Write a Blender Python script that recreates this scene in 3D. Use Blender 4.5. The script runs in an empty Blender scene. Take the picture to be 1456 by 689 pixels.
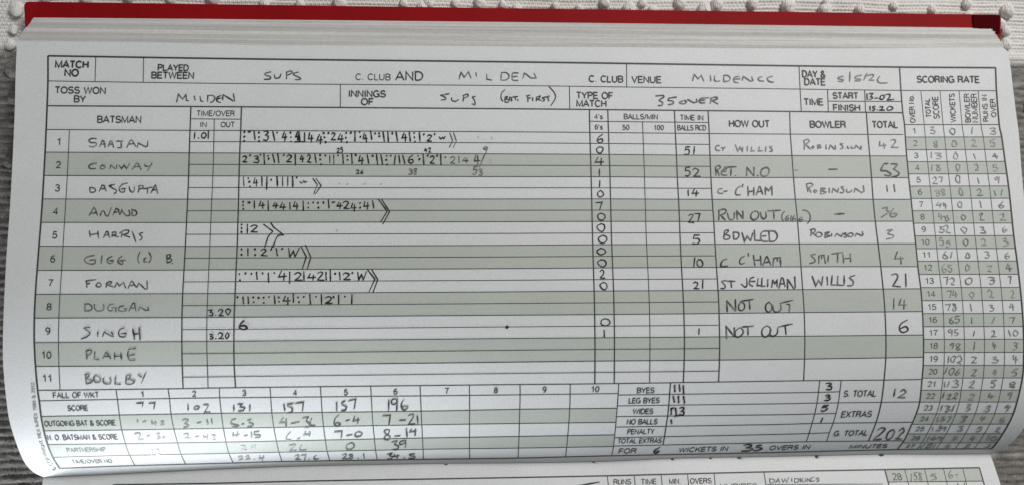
import bpy, math, random
import numpy as np
from mathutils import Matrix
random.seed(7); rng = np.random.default_rng(7)
scene = bpy.context.scene
COL = scene.collection

# ------------------------------------------------------------------ camera, light, exposure
# The page plane is the working frame: width of the printed frame = 1, x right, y up the page, z out of it.
F_PX, PW, PH = 974.217, 1456.0, 689.0
CAM_R = (0.076119, -0.05583, -0.006384)
CAM_C = np.array([0.429007, -0.243765, 0.703045])
SCALE = 0.31                      # printed frame is 31 cm wide
TILT = 0.08                       # page plane against the table
TABLE_Z = -0.052

def rot_xyz(r):
    a, b, c = r
    Rx = np.array([[1,0,0],[0,math.cos(a),-math.sin(a)],[0,math.sin(a),math.cos(a)]])
    Ry = np.array([[math.cos(b),0,math.sin(b)],[0,1,0],[-math.sin(b),0,math.cos(b)]])
    Rz = np.array([[math.cos(c),-math.sin(c),0],[math.sin(c),math.cos(c),0],[0,0,1]])
    return Rz @ Ry @ Rx
RC = rot_xyz(CAM_R)
RW = rot_xyz((-TILT, 0, 0))
ORG = np.array([0.5, -0.22, TABLE_Z + math.tan(TILT)*-0.22])
def world(P):                     # page frame -> world metres, table at z = 0
    return ((np.asarray(P) - ORG) @ RW.T) * SCALE

cam = bpy.data.cameras.new('camera'); cam_ob = bpy.data.objects.new('camera', cam); COL.objects.link(cam_ob)
M = np.eye(4); M[:3,:3] = RW @ RC; M[:3,3] = world(CAM_C)
cam_ob.matrix_world = Matrix([[float(v) for v in row] for row in M])
cam.sensor_width = 36.0; cam.sensor_fit = 'HORIZONTAL'; cam.lens = F_PX/PW*36.0
cam.clip_start = 0.01; cam.clip_end = 50
cam.dof.use_dof = True; cam.dof.focus_distance = 0.703*SCALE; cam.dof.aperture_fstop = 9.5
scene.camera = cam_ob

w = bpy.data.worlds.new('World'); scene.world = w; w.use_nodes = True
bg = w.node_tree.nodes['Background']; bg.inputs[0].default_value = (0.94, 0.98, 1.0, 1); bg.inputs[1].default_value = 0.15

def area(name, loc, target, size, power, color):
    l = bpy.data.lights.new(name, 'AREA'); l.shape = 'RECTANGLE'; l.size, l.size_y = size; l.energy = power; l.color = color
    o = bpy.data.objects.new(name, l); COL.objects.link(o); o.location = loc
    d = Matrix.Translation((0,0,0)); import mathutils
    v = mathutils.Vector(target) - mathutils.Vector(loc)
    o.rotation_euler = v.to_track_quat('-Z', 'Y').to_euler()
    return o
area('window_light', (0.48, 0.64, 0.64), (0.03, 0, 0.01), (0.40, 0.30), 7.5, (1.0, 0.985, 0.95))
side = area('side_window_light', (-0.23, -0.31, 0.075), (-0.09, -0.066, 0.004), (0.10, 0.05), 0.21, (0.90, 0.96, 1.0)); side.data.spread = math.radians(62)

scene.view_settings.view_transform = 'Standard'; scene.view_settings.look = 'None'
scene.view_settings.exposure = 0.0; scene.view_settings.gamma = 1.0
scene.render.engine = 'CYCLES'

# ------------------------------------------------------------------ helpers
def tag(o, label=None, cat=None, group=None, kind=None):
    if label: o['label'] = label
    if cat: o['category'] = cat
    if group: o['group'] = group
    if kind: o['kind'] = kind
def mesh_obj(name, verts, faces, mats, parent=None, smooth=True, midx=None, tone=None):
    me = bpy.data.meshes.new(name)
    me.from_pydata([tuple(map(float, v)) for v in verts], [], [tuple(map(int, f)) for f in faces])
    for m in (mats if isinstance(mats, (list, tuple)) else [mats]): me.materials.append(m)
    if midx is not None: me.polygons.foreach_set('material_index', np.asarray(midx, dtype=np.int32))
    me.polygons.foreach_set('use_smooth', np.full(len(me.polygons), smooth))
    if tone is not None:
        a = me.attributes.new('tone', 'FLOAT', 'POINT'); a.data.foreach_set('value', np.asarray(tone, dtype=np.float32))
    me.update()
    o = bpy.data.objects.new(name, me); COL.objects.link(o)
    if parent is not None: o.parent = parent
    return o
def grid_faces(nx, ny, off=0):
    i = np.arange(nx-1); j = np.arange(ny-1); I, J = np.meshgrid(i, j)
    a = (J*nx + I).ravel() + off
    return np.stack([a, a+1, a+nx+1, a+nx], 1)

# ------------------------------------------------------------------ materials
def mat(name):
    m = bpy.data.materials.new(name); m.use_nodes = True
    nt = m.node_tree; return m, nt, nt.nodes['Principled BSDF'], nt.nodes, nt.links
def noise(nt, scale, detail=4, rough=0.6, vec=None, mapscale=None):
    n = nt.nodes.new('ShaderNodeTexNoise'); n.inputs['Scale'].default_value = scale; n.inputs['Detail'].default_value = detail; n.inputs['Roughness'].default_value = rough
    tc = nt.nodes.new('ShaderNodeTexCoord')
    if mapscale:
        mp = nt.nodes.new('ShaderNodeMapping'); mp.inputs['Scale'].default_value = mapscale
        nt.links.new(tc.outputs['Object'], mp.inputs['Vector']); nt.links.new(mp.outputs[0], n.inputs['Vector'])
    else: nt.links.new(tc.outputs['Object'], n.inputs['Vector'])
    return n
def ramp(nt, fac, stops):
    r = nt.nodes.new('ShaderNodeValToRGB'); e = r.color_ramp.elements
    while len(e) < len(stops): e.new(0.5)
    for k, (p, c) in enumerate(stops): e[k].position = p; e[k].color = (*c, 1)
    nt.links.new(fac, r.inputs[0]); return r
def add_bump(nt, bsdf, height, strength, dist):
    b = nt.nodes.new('ShaderNodeBump'); b.inputs['Strength'].default_value = strength; b.inputs['Distance'].default_value = dist
    nt.links.new(height, b.inputs['Height']); nt.links.new(b.outputs[0], bsdf.inputs['Normal'])

def paper_material(name, c0, c1, rough=0.5, spec=0.4):
    m, nt, b, N, L = mat(name)
    n1 = noise(nt, 2200, 3, 0.75)
    r = ramp(nt, n1.outputs[0], [(0.3, c0), (0.7, c1)])
    n3 = noise(nt, 26, 4, 0.6)                       # faint handling marks
    r3 = ramp(nt, n3.outputs[0], [(0.35, (0.955, 0.955, 0.95)), (0.6, (1, 1, 1))])
    mx = N.new('ShaderNodeMix'); mx.data_type = 'RGBA'; mx.blend_type = 'MULTIPLY'; mx.inputs[0].default_value = 1.0
    L.new(r.outputs[0], mx.inputs[6]); L.new(r3.outputs[0], mx.inputs[7])
    L.new(mx.outputs[2], b.inputs['Base Color'])
    b.inputs['Roughness'].default_value = rough; b.inputs['Specular IOR Level'].default_value = spec
    n2 = noise(nt, 1500, 3, 0.6)
    n4 = noise(nt, 60, 3, 0.5)
    ma = N.new('ShaderNodeMath'); ma.operation = 'MULTIPLY_ADD'; ma.inputs[1].default_value = 9.0
    L.new(n4.outputs[0], ma.inputs[0]); L.new(n2.outputs[0], ma.inputs[2])
    add_bump(nt, b, ma.outputs[0], 0.35, 0.00005)
    return m
PAPER = paper_material('white_paper', (0.675, 0.688, 0.70), (0.82, 0.83, 0.84))
BAND = paper_material('green_grey_tint', (0.485, 0.520, 0.477), (0.575, 0.612, 0.567))
def ink_material(name, dark, light, scale, rough, spec):
    """ink or graphite; vertex attribute «tone» says how hard the stroke was pressed"""
    m, nt, b, N, L = mat(name)
    at = N.new('ShaderNodeAttribute'); at.attribute_name = 'tone'
    n = noise(nt, scale, 3, 0.7)
    mt = N.new('ShaderNodeMath'); mt.operation = 'MULTIPLY_ADD'; mt.inputs[1].default_value = 0.9
    L.new(n.outputs[0], mt.inputs[0]); 
    sb = N.new('ShaderNodeMath'); sb.operation = 'SUBTRACT'; L.new(at.outputs['Fac'], sb.inputs[0]); sb.inputs[1].default_value = 0.45
    L.new(sb.outputs[0], mt.inputs[2])
    cl = N.new('ShaderNodeClamp'); L.new(mt.outputs[0], cl.inputs[0])
    mx = N.new('ShaderNodeMix'); mx.data_type = 'RGBA'
    mx.inputs[6].default_value = (*light, 1); mx.inputs[7].default_value = (*dark, 1)
    L.new(cl.outputs[0], mx.inputs[0]); L.new(mx.outputs[2], b.inputs['Base Color'])
    b.inputs['Roughness'].default_value = rough; b.inputs['Specular IOR Level'].default_value = spec
    return m
PRINT = ink_material('printing_ink', (0.040, 0.048, 0.045), (0.5, 0.52, 0.5), 1800, 0.5, 0.4)
PENCIL = ink_material('graphite', (0.035, 0.036, 0.040), (0.62, 0.63, 0.62), 2600, 0.42, 0.5)
PEN = ink_material('black_pen_ink', (0.016, 0.017, 0.020), (0.4, 0.4, 0.4), 1500, 0.5, 0.35)

m, nt, b, N, L = mat('page_edges')
n = noise(nt, 1.0, 5, 0.75, mapscale=(14, 3600, 3600)); n2 = noise(nt, 1.0, 2, 0.5, mapscale=(3, 420, 420)); n3 = noise(nt, 1.0, 4, 0.7, mapscale=(700, 900, 900))
r1 = ramp(nt, n.outputs[0], [(0.28, (0.50, 0.495, 0.48)), (0.5, (0.74, 0.735, 0.715)), (0.75, (0.84, 0.835, 0.82))])
r2 = ramp(nt, n2.outputs[0], [(0.36, (0.70, 0.70, 0.70)), (0.52, (0.88, 0.88, 0.88)), (0.66, (1, 1, 1))])
r3 = ramp(nt, n3.outputs[0], [(0.3, (0.88, 0.88, 0.87)), (0.6, (1, 1, 1))])
last = r1.outputs[0]
for r_ in (r2, r3):
    mx = N.new('ShaderNodeMix'); mx.data_type = 'RGBA'; mx.blend_type = 'MULTIPLY'; mx.inputs[0].default_value = 1
    L.new(last, mx.inputs[6]); L.new(r_.outputs[0], mx.inputs[7]); last = mx.outputs[2]
L.new(last, b.inputs['Base Color'])
b.inputs['Roughness'].default_value = 0.75; b.inputs['Specular IOR Level'].default_value = 0.2
add_bump(nt, b, n.outputs[0], 0.5, 0.0002); EDGES = m

m, nt, b, N, L = mat('red_bookcloth')
n = noise(nt, 1900, 4, 0.8); n2 = noise(nt, 40, 4, 0.6)
r = ramp(nt, n.outputs[0], [(0.3, (0.27, 0.003, 0.006)), (0.7, (0.37, 0.006, 0.010))])
r2 = ramp(nt, n2.outputs[0], [(0.3, (0.8, 0.8, 0.8)), (0.7, (1, 1, 1))])
mx = N.new('ShaderNodeMix'); mx.data_type = 'RGBA'; mx.blend_type = 'MULTIPLY'; mx.inputs[0].default_value = 1
L.new(r.outputs[0], mx.inputs[6]); L.new(r2.outputs[0], mx.inputs[7]); L.new(mx.outputs[2], b.inputs['Base Color'])
b.inputs['Roughness'].default_value = 0.62; b.inputs['Specular IOR Level'].default_value = 0.12
add_bump(nt, b, n.outputs[0], 0.4, 0.00008); RED = m

def cloth_material():
    m, nt, b, N, L = mat('knobbly_cotton')
    tc = N.new('ShaderNodeTexCoord'); sx = N.new('ShaderNodeSeparateXYZ'); L.new(tc.outputs['Object'], sx.inputs[0])
    n = noise(nt, 1300, 4, 0.7); n2 = noise(nt, 90, 4, 0.6); n3 = noise(nt, 1.0, 4, 0.7, mapscale=(190, 560, 300))
    cream = ramp(nt, n.outputs[0], [(0.3, (0.72, 0.695, 0.66)), (0.7, (0.88, 0.86, 0.83))])
    taupe = ramp(nt, n3.outputs[0], [(0.28, (0.105, 0.096, 0.088)), (0.52, (0.25, 0.235, 0.22)), (0.72, (0.44, 0.42, 0.395))])
    # cream above a line across the cloth, darker taupe below, with a wandering edge
    ma = N.new('ShaderNodeMath'); ma.operation = 'MULTIPLY_ADD'; ma.inputs[1].default_value = 0.006
    L.new(n2.outputs[0], ma.inputs[0]); L.new(sx.outputs['Y'], ma.inputs[2])
    mr = N.new('ShaderNodeMapRange'); mr.inputs['From Min'].default_value = CREAM_Y; mr.inputs['From Max'].default_value = CREAM_Y + 0.0035
    L.new(ma.outputs[0], mr.inputs['Value'])
    mx = N.new('ShaderNodeMix'); mx.data_type = 'RGBA'; L.new(mr.outputs[0], mx.inputs[0]); L.new(taupe.outputs[0], mx.inputs[6]); L.new(cream.outputs[0], mx.inputs[7])
    L.new(mx.outputs[2], b.inputs['Base Color'])
    b.inputs['Roughness'].default_value = 0.9; b.inputs['Specular IOR Level'].default_value = 0.15
    wv = N.new('ShaderNodeTexWave'); wv.wave_type = 'BANDS'; wv.bands_direction = 'X'; wv.inputs['Scale'].default_value = 480; wv.inputs['Distortion'].default_value = 2.5; wv.inputs['Detail'].default_value = 2
    mp = N.new('ShaderNodeMapping'); mp.inputs['Rotation'].default_value = (0, 0, 0.25); L.new(tc.outputs['Object'], mp.inputs[0]); L.new(mp.outputs[0], wv.inputs['Vector'])
    m2 = N.new('ShaderNodeMath'); m2.operation = 'MULTIPLY_ADD'; m2.inputs[1].default_value = 1.2; L.new(wv.outputs['Fac'], m2.inputs[0]); L.new(n.outputs[0], m2.inputs[2])
    add_bump(nt, b, m2.outputs[0], 0.5, 0.00022)
    return m

# ------------------------------------------------------------------ the curved page as a surface (u across, s down the paper)
KN = np.array([0,.10,.2,.27,.32,.36,.40,.44,.48,.52])
TH_L = [0, 0.01689, -0.08333, 0.05595, 0.1874, 0.29725, 0.55337, 0.84074, 1.14714, 1.44452]
TH_R = [0, -0.0938, -0.06876, -0.03277, 0.16778, 0.39193, 0.60887, 0.89577, 1.16362, 1.44051]
SS = np.linspace(-0.1, 0.60, 1401); DS = SS[1]-SS[0]
def profile(th):
    t = np.interp(SS, KN, th)
    k = np.exp(-0.5*(np.arange(-50, 51)*DS/0.010)**2); k /= k.sum()
    t = np.convolve(np.pad(t, 50, mode='edge'), k, mode='valid')
    c = np.cos(t); s = np.sin(t); i0 = int(round(0.1/DS))
    y = np.concatenate([[0], np.cumsum((c[1:]+c[:-1])/2*DS)]); z = np.concatenate([[0], np.cumsum((s[1:]+s[:-1])/2*DS)])
    return -(y-y[i0]), -(z-z[i0])
YL, ZL = profile(TH_L); YR, ZR = profile(TH_R)
def page(u, s):
    u = np.asarray(u, float); s = np.asarray(s, float)
    Y = (1-u)*np.interp(s, SS, YL) + u*np.interp(s, SS, YR)
    Z = (1-u)*np.interp(s, SS, ZL) + u*np.interp(s, SS, ZR)
    return np.stack([u + 0*s, Y, Z], -1)
def project(P):
    q = (P - CAM_C) @ RC
    return np.stack([PW/2 + F_PX*q[...,0]/-q[...,2], PH/2 - F_PX*q[...,1]/-q[...,2]], -1)
def invert(surf, px, a0, b0):
    px = np.asarray(px, float); a, b = np.array(a0, float), np.array(b0, float); e = 1e-4
    for _ in range(14):
        f = project(surf(a, b)) - px
        fa = (project(surf(a+e, b)) - project(surf(a-e, b)))/(2*e); fb = (project(surf(a, b+e)) - project(surf(a, b-e)))/(2*e)
        det = fa[...,0]*fb[...,1] - fa[...,1]*fb[...,0]
        det = np.where(np.abs(det) < 1e3, np.sign(det+1e-9)*1e3, det)
        da = (f[...,0]*fb[...,1] - f[...,1]*fb[...,0])/det; db = (fa[...,0]*f[...,1] - fa[...,1]*f[...,0])/det
        a = np.clip(a - np.clip(da, -.1, .1), -.4, 1.5); b = np.clip(b - np.clip(db, -.04, .04), -.1, .58)
    return a, b
def on_page(px):
    px = np.asarray(px, float)
    return invert(page, px, (px[...,0]-60)/1350, np.clip((px[...,1]-82)/1370, -.05, .45))
def normals(surf, a, b):
    e = 1e-4
    n = np.cross(surf(a+e, b)-surf(a-e, b), surf(a, b+e)-surf(a, b-e)); n /= np.linalg.norm(n, axis=-1, keepdims=True)
    return np.where(n[..., 2:3] < 0, -n, n)
def on_plane(px, z0, slope=0.0):           # where the sight line meets Z = z0 + slope*Y
    px = np.asarray(px, float)
    d = np.stack([(px[...,0]-PW/2)/F_PX, -(px[...,1]-PH/2)/F_PX, -np.ones(px.shape[:-1])], -1) @ RC.T
    t = (z0 + slope*CAM_C[1] - CAM_C[2])/(d[...,2] - slope*d[...,1])
    return CAM_C + d*t[..., None]
def smooth_path(pts, step=4.0, closed=False):
    """Catmull-Rom through the points, resampled about every `step` pixels"""
    p = np.asarray(pts, float)
    if len(p) == 2:
        n = max(2, int(np.hypot(*(p[1]-p[0]))/step)+1); return p[0] + (p[1]-p[0])*np.linspace(0, 1, n)[:, None]
    q = np.vstack([2*p[0]-p[1], p, 2*p[-1]-p[-2]]); out = []
    for i in range(1, len(q)-2):
        n = max(2, int(np.hypot(*(q[i+1]-q[i]))/step)+1)
        t = np.linspace(0, 1, n, endpoint=False)[:, None]
        out.append(0.5*(2*q[i] + (q[i+1]-q[i-1])*t + (2*q[i-1]-5*q[i]+4*q[i+1]-q[i+2])*t**2 + (3*q[i]-q[i-1]-3*q[i+1]+q[i+2])*t**3))
    out.append(p[-1:]); return np.vstack(out)

def C2(v): return np.array(v, float)
# lower page: rises from the fold towards the reader
FOLD = np.array([(61.4,677.4),(150,673.3),(240,669),(321,665.2),(424,661.5),(542,659),(636,657.5),(720,657),(848,655),(956,650.5),(1052,648.5),(1162,646.5),(1253,644.5),(1330,644.5),(1409,644)])
fu, fs = on_page(smooth_path(FOLD, 6)); o_ = np.argsort(fu); fu, fs = fu[o_], fs[o_]
def fold_s(u): return np.interp(u, fu, fs)
TT = np.linspace(0, 0.6, 1201); ta = np.interp(TT, [0, .03, .12, .3, .6], [.42, .36, .20, .05, -.04])
LY = np.concatenate([[0], -np.cumsum(np.cos(ta[1:])*(TT[1]-TT[0]))]); LZ = np.concatenate([[0], np.cumsum(np.sin(ta[1:])*(TT[1]-TT[0]))])
def lower(u, t):
    G = page(u, fold_s(u)); t = np.asarray(t, float)
    tt = np.maximum(t, 0)
    return np.stack([G[...,0], G[...,1]+np.interp(tt, TT, LY)+(tt-t), G[...,2]-0.0012+np.interp(tt, TT, LZ)], -1)
def on_lower(px):
    px = np.asarray(px, float)
    return invert(lower, px, (px[...,0]-60)/1350, (px[...,1]-655)/1300)

# ------------------------------------------------------------------ the book and its paper
BOOK = bpy.data.objects.new('score_book', None); COL.objects.link(BOOK)
tag(BOOK, 'open cricket score book in red covers with filled-in page, lying on knobbly cloth', 'score book')

LEFT_EDGE = smooth_path([(24.5,59),(22.4,100),(21,157),(19.4,196),(16.2,261),(13,313.6),(9.1,366),(5.2,444),(4,497),(5.0,525),(7.8,556),(13,595),(22.2,626.5),(34,655),(47,670),(61.4,677.4)], 5)
RIGHT_EDGE = smooth_path([(1426.5,68.2),(1431.2,71.5),(1434,78),(1437.7,101.8),(1440.3,125),(1444.2,156.7),(1449,194),(1452.3,239.8),(1459,310),(1465.5,370),(1471,420),(1475,470),(1477,510),(1475.5,545),(1470,575),(1458,604),(1445,621.8),(1432,633),(1417,642),(1409,644)], 5)
TOP_EDGE = smooth_path([(24.5,59),(200,60.5),(360,64.2),(560,65.4),(740,66.6),(900,67.6),(1076,69),(1250,69),(1345,68.2),(1426.5,68.2)], 6)
lu, ls = on_page(LEFT_EDGE); ru, rs = on_page(RIGHT_EDGE); tu, ts = on_page(TOP_EDGE)
def edge_u(eu, es, s): i = np.argsort(es); return np.interp(s, es[i], eu[i])
def build_sheet(nx=170, ny=190):
    A, B = np.meshgrid(np.linspace(0, 1, nx), np.linspace(0, 1, ny))
    U = A*1.06-.04; S = None
    for _ in range(6):
        st = np.interp(U, tu, ts); sb = fold_s(U); S = st + (sb-st)*B
        U = edge_u(lu, ls, S)*(1-A) + edge_u(ru, rs, S)*A
    return U, S
U, S = build_sheet(); PAGE_P = page(U, S)
upper_page = mesh_obj('upper_page', world(PAGE_P).reshape(-1, 3), grid_faces(170, 190)[:, ::-1], PAPER, BOOK)
tag(upper_page, 'white page of batting scores in pencil and black pen')

# lower page
LL = on_lower(np.array([(61.4,678.2),(60,689)])); LR = on_lower(np.array([(1408.3,645.5),(1423,689)]))
def lin(p, t): return p[0][0] + (p[0][1]-p[0][0])*(t-p[1][0])/(p[1][1]-p[1][0])
A, B = np.meshgrid(np.linspace(0, 1, 140), np.linspace(0, 1, 120)**1.6)
T = B*0.44; U2 = lin(LL, np.minimum(T, .03))*(1-A) + lin(LR, np.minimum(T, .03))*A
lower_page = mesh_obj('lower_page', world(lower(U2, T)).reshape(-1, 3), grid_faces(140, 120)[:, ::-1], PAPER, BOOK)
tag(lower_page, 'white page below the fold, only its top rows in view')
LOWER_P = lower(U2, T)

# covers and page blocks -------------------------------------------------------
COVER_TOP = TABLE_Z + 0.0155
def block(name, rails, parent, mat_):
    """ribbon surface through a list of equally long rails"""
    n = len(rails[0]); V = np.vstack(rails); return mesh_obj(name, world(V), grid_faces(n, len(rails)), mat_, parent, smooth=False)
NLEAF = 34
lp = np.array([(24.8,59.6),(27,56.5),(34.5,42.5),(36.5,40),(42,35.5),(43.5,32),(46,28.5),(49,25.6)]); rp = np.array([(1427,69.2),(1425.5,63.5),(1421,56.5),(1417.5,53.5),(1414,47.5),(1411,43.5),(1409,40.5)])
def along(p, t):
    d = np.concatenate([[0], np.cumsum(np.hypot(*np.diff(p, axis=0).T))]); d /= d[-1]
    return np.stack([np.interp(t, d, p[:,0]), np.interp(t, d, p[:,1])], -1)
NX = 150; rails = []; xs = np.linspace(0, 1, NX)
prev = None
wt_ = np.array([0]+[0.35+1.5*math.exp(-((j/NLEAF-.46)/.06)**2)+0.9*math.exp(-((j/NLEAF-.06)/.04)**2)+0.6*rng.random()**2 for j in range(1, NLEAF+1)]); PROG = np.cumsum(wt_)/wt_.sum()
for j in range(NLEAF+1):
    f = j/NLEAF
    a = along(lp, PROG[j]); c = along(rp, PROG[j])
    bow = 4*xs*(1-xs)
    wob = np.convolve(rng.normal(0, 1, NX+30), np.ones(31)/31, 'valid')*0.9*min(1, 3*f)*min(1, 4*(1-f)+.2)*0.7
    py = a[1] + (c[1]-a[1])*xs + bow*(3.6*(1-f)-1.0*f) + wob + rng.normal(0, .22)
    px = (a[0]+rng.normal(0, .7)*(0 < j < NLEAF)) + (c[0]-a[0]+rng.normal(0, 1.0)*(0 < j < NLEAF))*xs
    zb = -0.001 + (COVER_TOP + 0.0008 + 0.001 + TILT*0.038)*f**0.9
    # ledge then drop: each leaf shows its flat rim, then its cut edge
    z_here = np.full(NX, zb)
    P = on_plane(np.stack([px, py], -1), zb)
    if prev is not None:
        top = P.copy(); top[:, 2] = prev[:, 2]; rails.append(top)
    rails.append(P); prev = P
fore = block('page_block', rails, BOOK, EDGES)
tag(fore, 'grey-white fore-edge of the thick page stack')
def side_wall(name, top_px_P, inset):
    rails = []
    for f in np.linspace(0, 1, 12):
        Q = top_px_P.copy(); zb = np.minimum(COVER_TOP + TILT*Q[:,1] + 0.001, Q[:,2]-0.002)
        Q[:,2] = Q[:,2] - 0.0006 + (zb-Q[:,2])*f; Q[:,0] += inset*(f + 0.15*math.sin(f*40)*0.2); rails.append(Q)
    return block(name, rails, BOOK, EDGES)
side_wall('page_block_side', PAGE_P[:, 0], 0.0035); side_wall('page_block_side', PAGE_P[:, -1], -0.0035)
side_wall('page_block_side', LOWER_P[:, 0], 0.003); side_wall('page_block_side', LOWER_P[:, -1], -0.003); side_wall('page_block_side', LOWER_P[-1], 0.0)

def board(name, corners, thick, parent):
    """cover board with rounded rim: corners in page frame (top face, clockwise)"""
    c = np.array(corners, float); mid = c.mean(0)
    def loop(k, dz):
        out = []
        for i in range(4):
            a, b0, b1 = c[i], c[i-1], c[(i+1) % 4]
            d0 = (b0-a)/np.linalg.norm(b0-a); d1 = (b1-a)/np.linalg.norm(b1-a); r = 0.006
            for t in np.linspace(0, 1, 6):
                p = a + d0*r*(1-t)**2 + d1*r*t**2; out.append(p + (mid-a)/np.linalg.norm(mid-a)*k + np.array([0, 0, dz]))
            for t in np.linspace(0.03, 0.97, 30): out.append(a + d1*r + (b1-a-2*d1*r)*t + (d0+0)*0 + (mid-(a+(b1-a)*t))/np.linalg.norm(mid-(a+(b1-a)*t))*k + np.array([0, 0, dz]))
        return np.array(out)
    L_ = [loop(0.0012, 0), loop(0.0003, -0.0006), loop(0, -0.0016), loop(0, -thick+.001), loop(0.001, -thick)]
    n = len(L_[0]); V = np.vstack(L_); F = []
    for k in range(4):
        for i in range(n): F.append((k*n+i, (k+1)*n+i, (k+1)*n+(i+1) % n, k*n+(i+1) % n))
    F = [tuple(f) for f in F] + [tuple(range(n)), tuple(range(4*n, 5*n))[::-1]]
    o = mesh_obj(name, world(V), F, RED, parent, smooth=False); return o
pc = on_plane(np.array([(33.0,2.0),(1424.5,20.6)]), COVER_TOP, TILT)
y_sp = -0.415
def onb(x, y): return np.array([x, y, COVER_TOP + TILT*y])
cov = board('front_cover', [onb(pc[0][0], pc[0][1]), onb(pc[1][0], pc[1][1]), onb(pc[1][0]-.018, y_sp), onb(pc[0][0]+.022, y_sp)], 0.0085, BOOK)
tag(cov, 'red cloth-covered board showing beyond the page stack')
board('back_cover', [onb(pc[0][0]+.026, y_sp-.035), onb(pc[1][0]-.022, y_sp-.035), onb(pc[1][0]-.020, y_sp-.47), onb(pc[0][0]+.024, y_sp-.47)], 0.0085, BOOK)
board('spine', [onb(pc[0][0]+.024, y_sp-.001), onb(pc[1][0]-.020, y_sp-.001), onb(pc[1][0]-.020, y_sp-.034), onb(pc[0][0]+.024, y_sp-.034)], 0.0080, BOOK)

m, nt, b, N, L = mat('dark_red_corner'); n = noise(nt, 1500, 4, 0.7)  # darker red patch laid just above the cover at its right-hand corner
L.new(ramp(nt, n.outputs[0], [(0.3, (0.045, 0.001, 0.003)), (0.7, (0.085, 0.002, 0.004))]).outputs[0], b.inputs['Base Color']); b.inputs['Roughness'].default_value = 0.8; b.inputs['Specular IOR Level'].default_value = 0.03
q_ = on_plane(C2([(1383.5,21.2),(1396,22.2),(1409,21.0),(1423.0,22.0),(1422.6,47),(1409,46),(1396,45),(1385.5,44)]), COVER_TOP+0.0016, TILT); q_[:, 2] += np.array([0, .0006, .0002, -.001, -.001, .0002, .0006, 0]); lo = q_-np.array([0, 0, .003])
cf = mesh_obj('dark_corner_patch', world(np.vstack([q_, lo])), [(0,7,6,1),(1,6,5,2),(2,5,4,3)]+[(i, (i+1) % 8, 8+(i+1) % 8, 8+i) for i in range(8)], m, BOOK, smooth=False)
tag(cf, 'darker red patch on the right-hand corner of the front cover')

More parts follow.
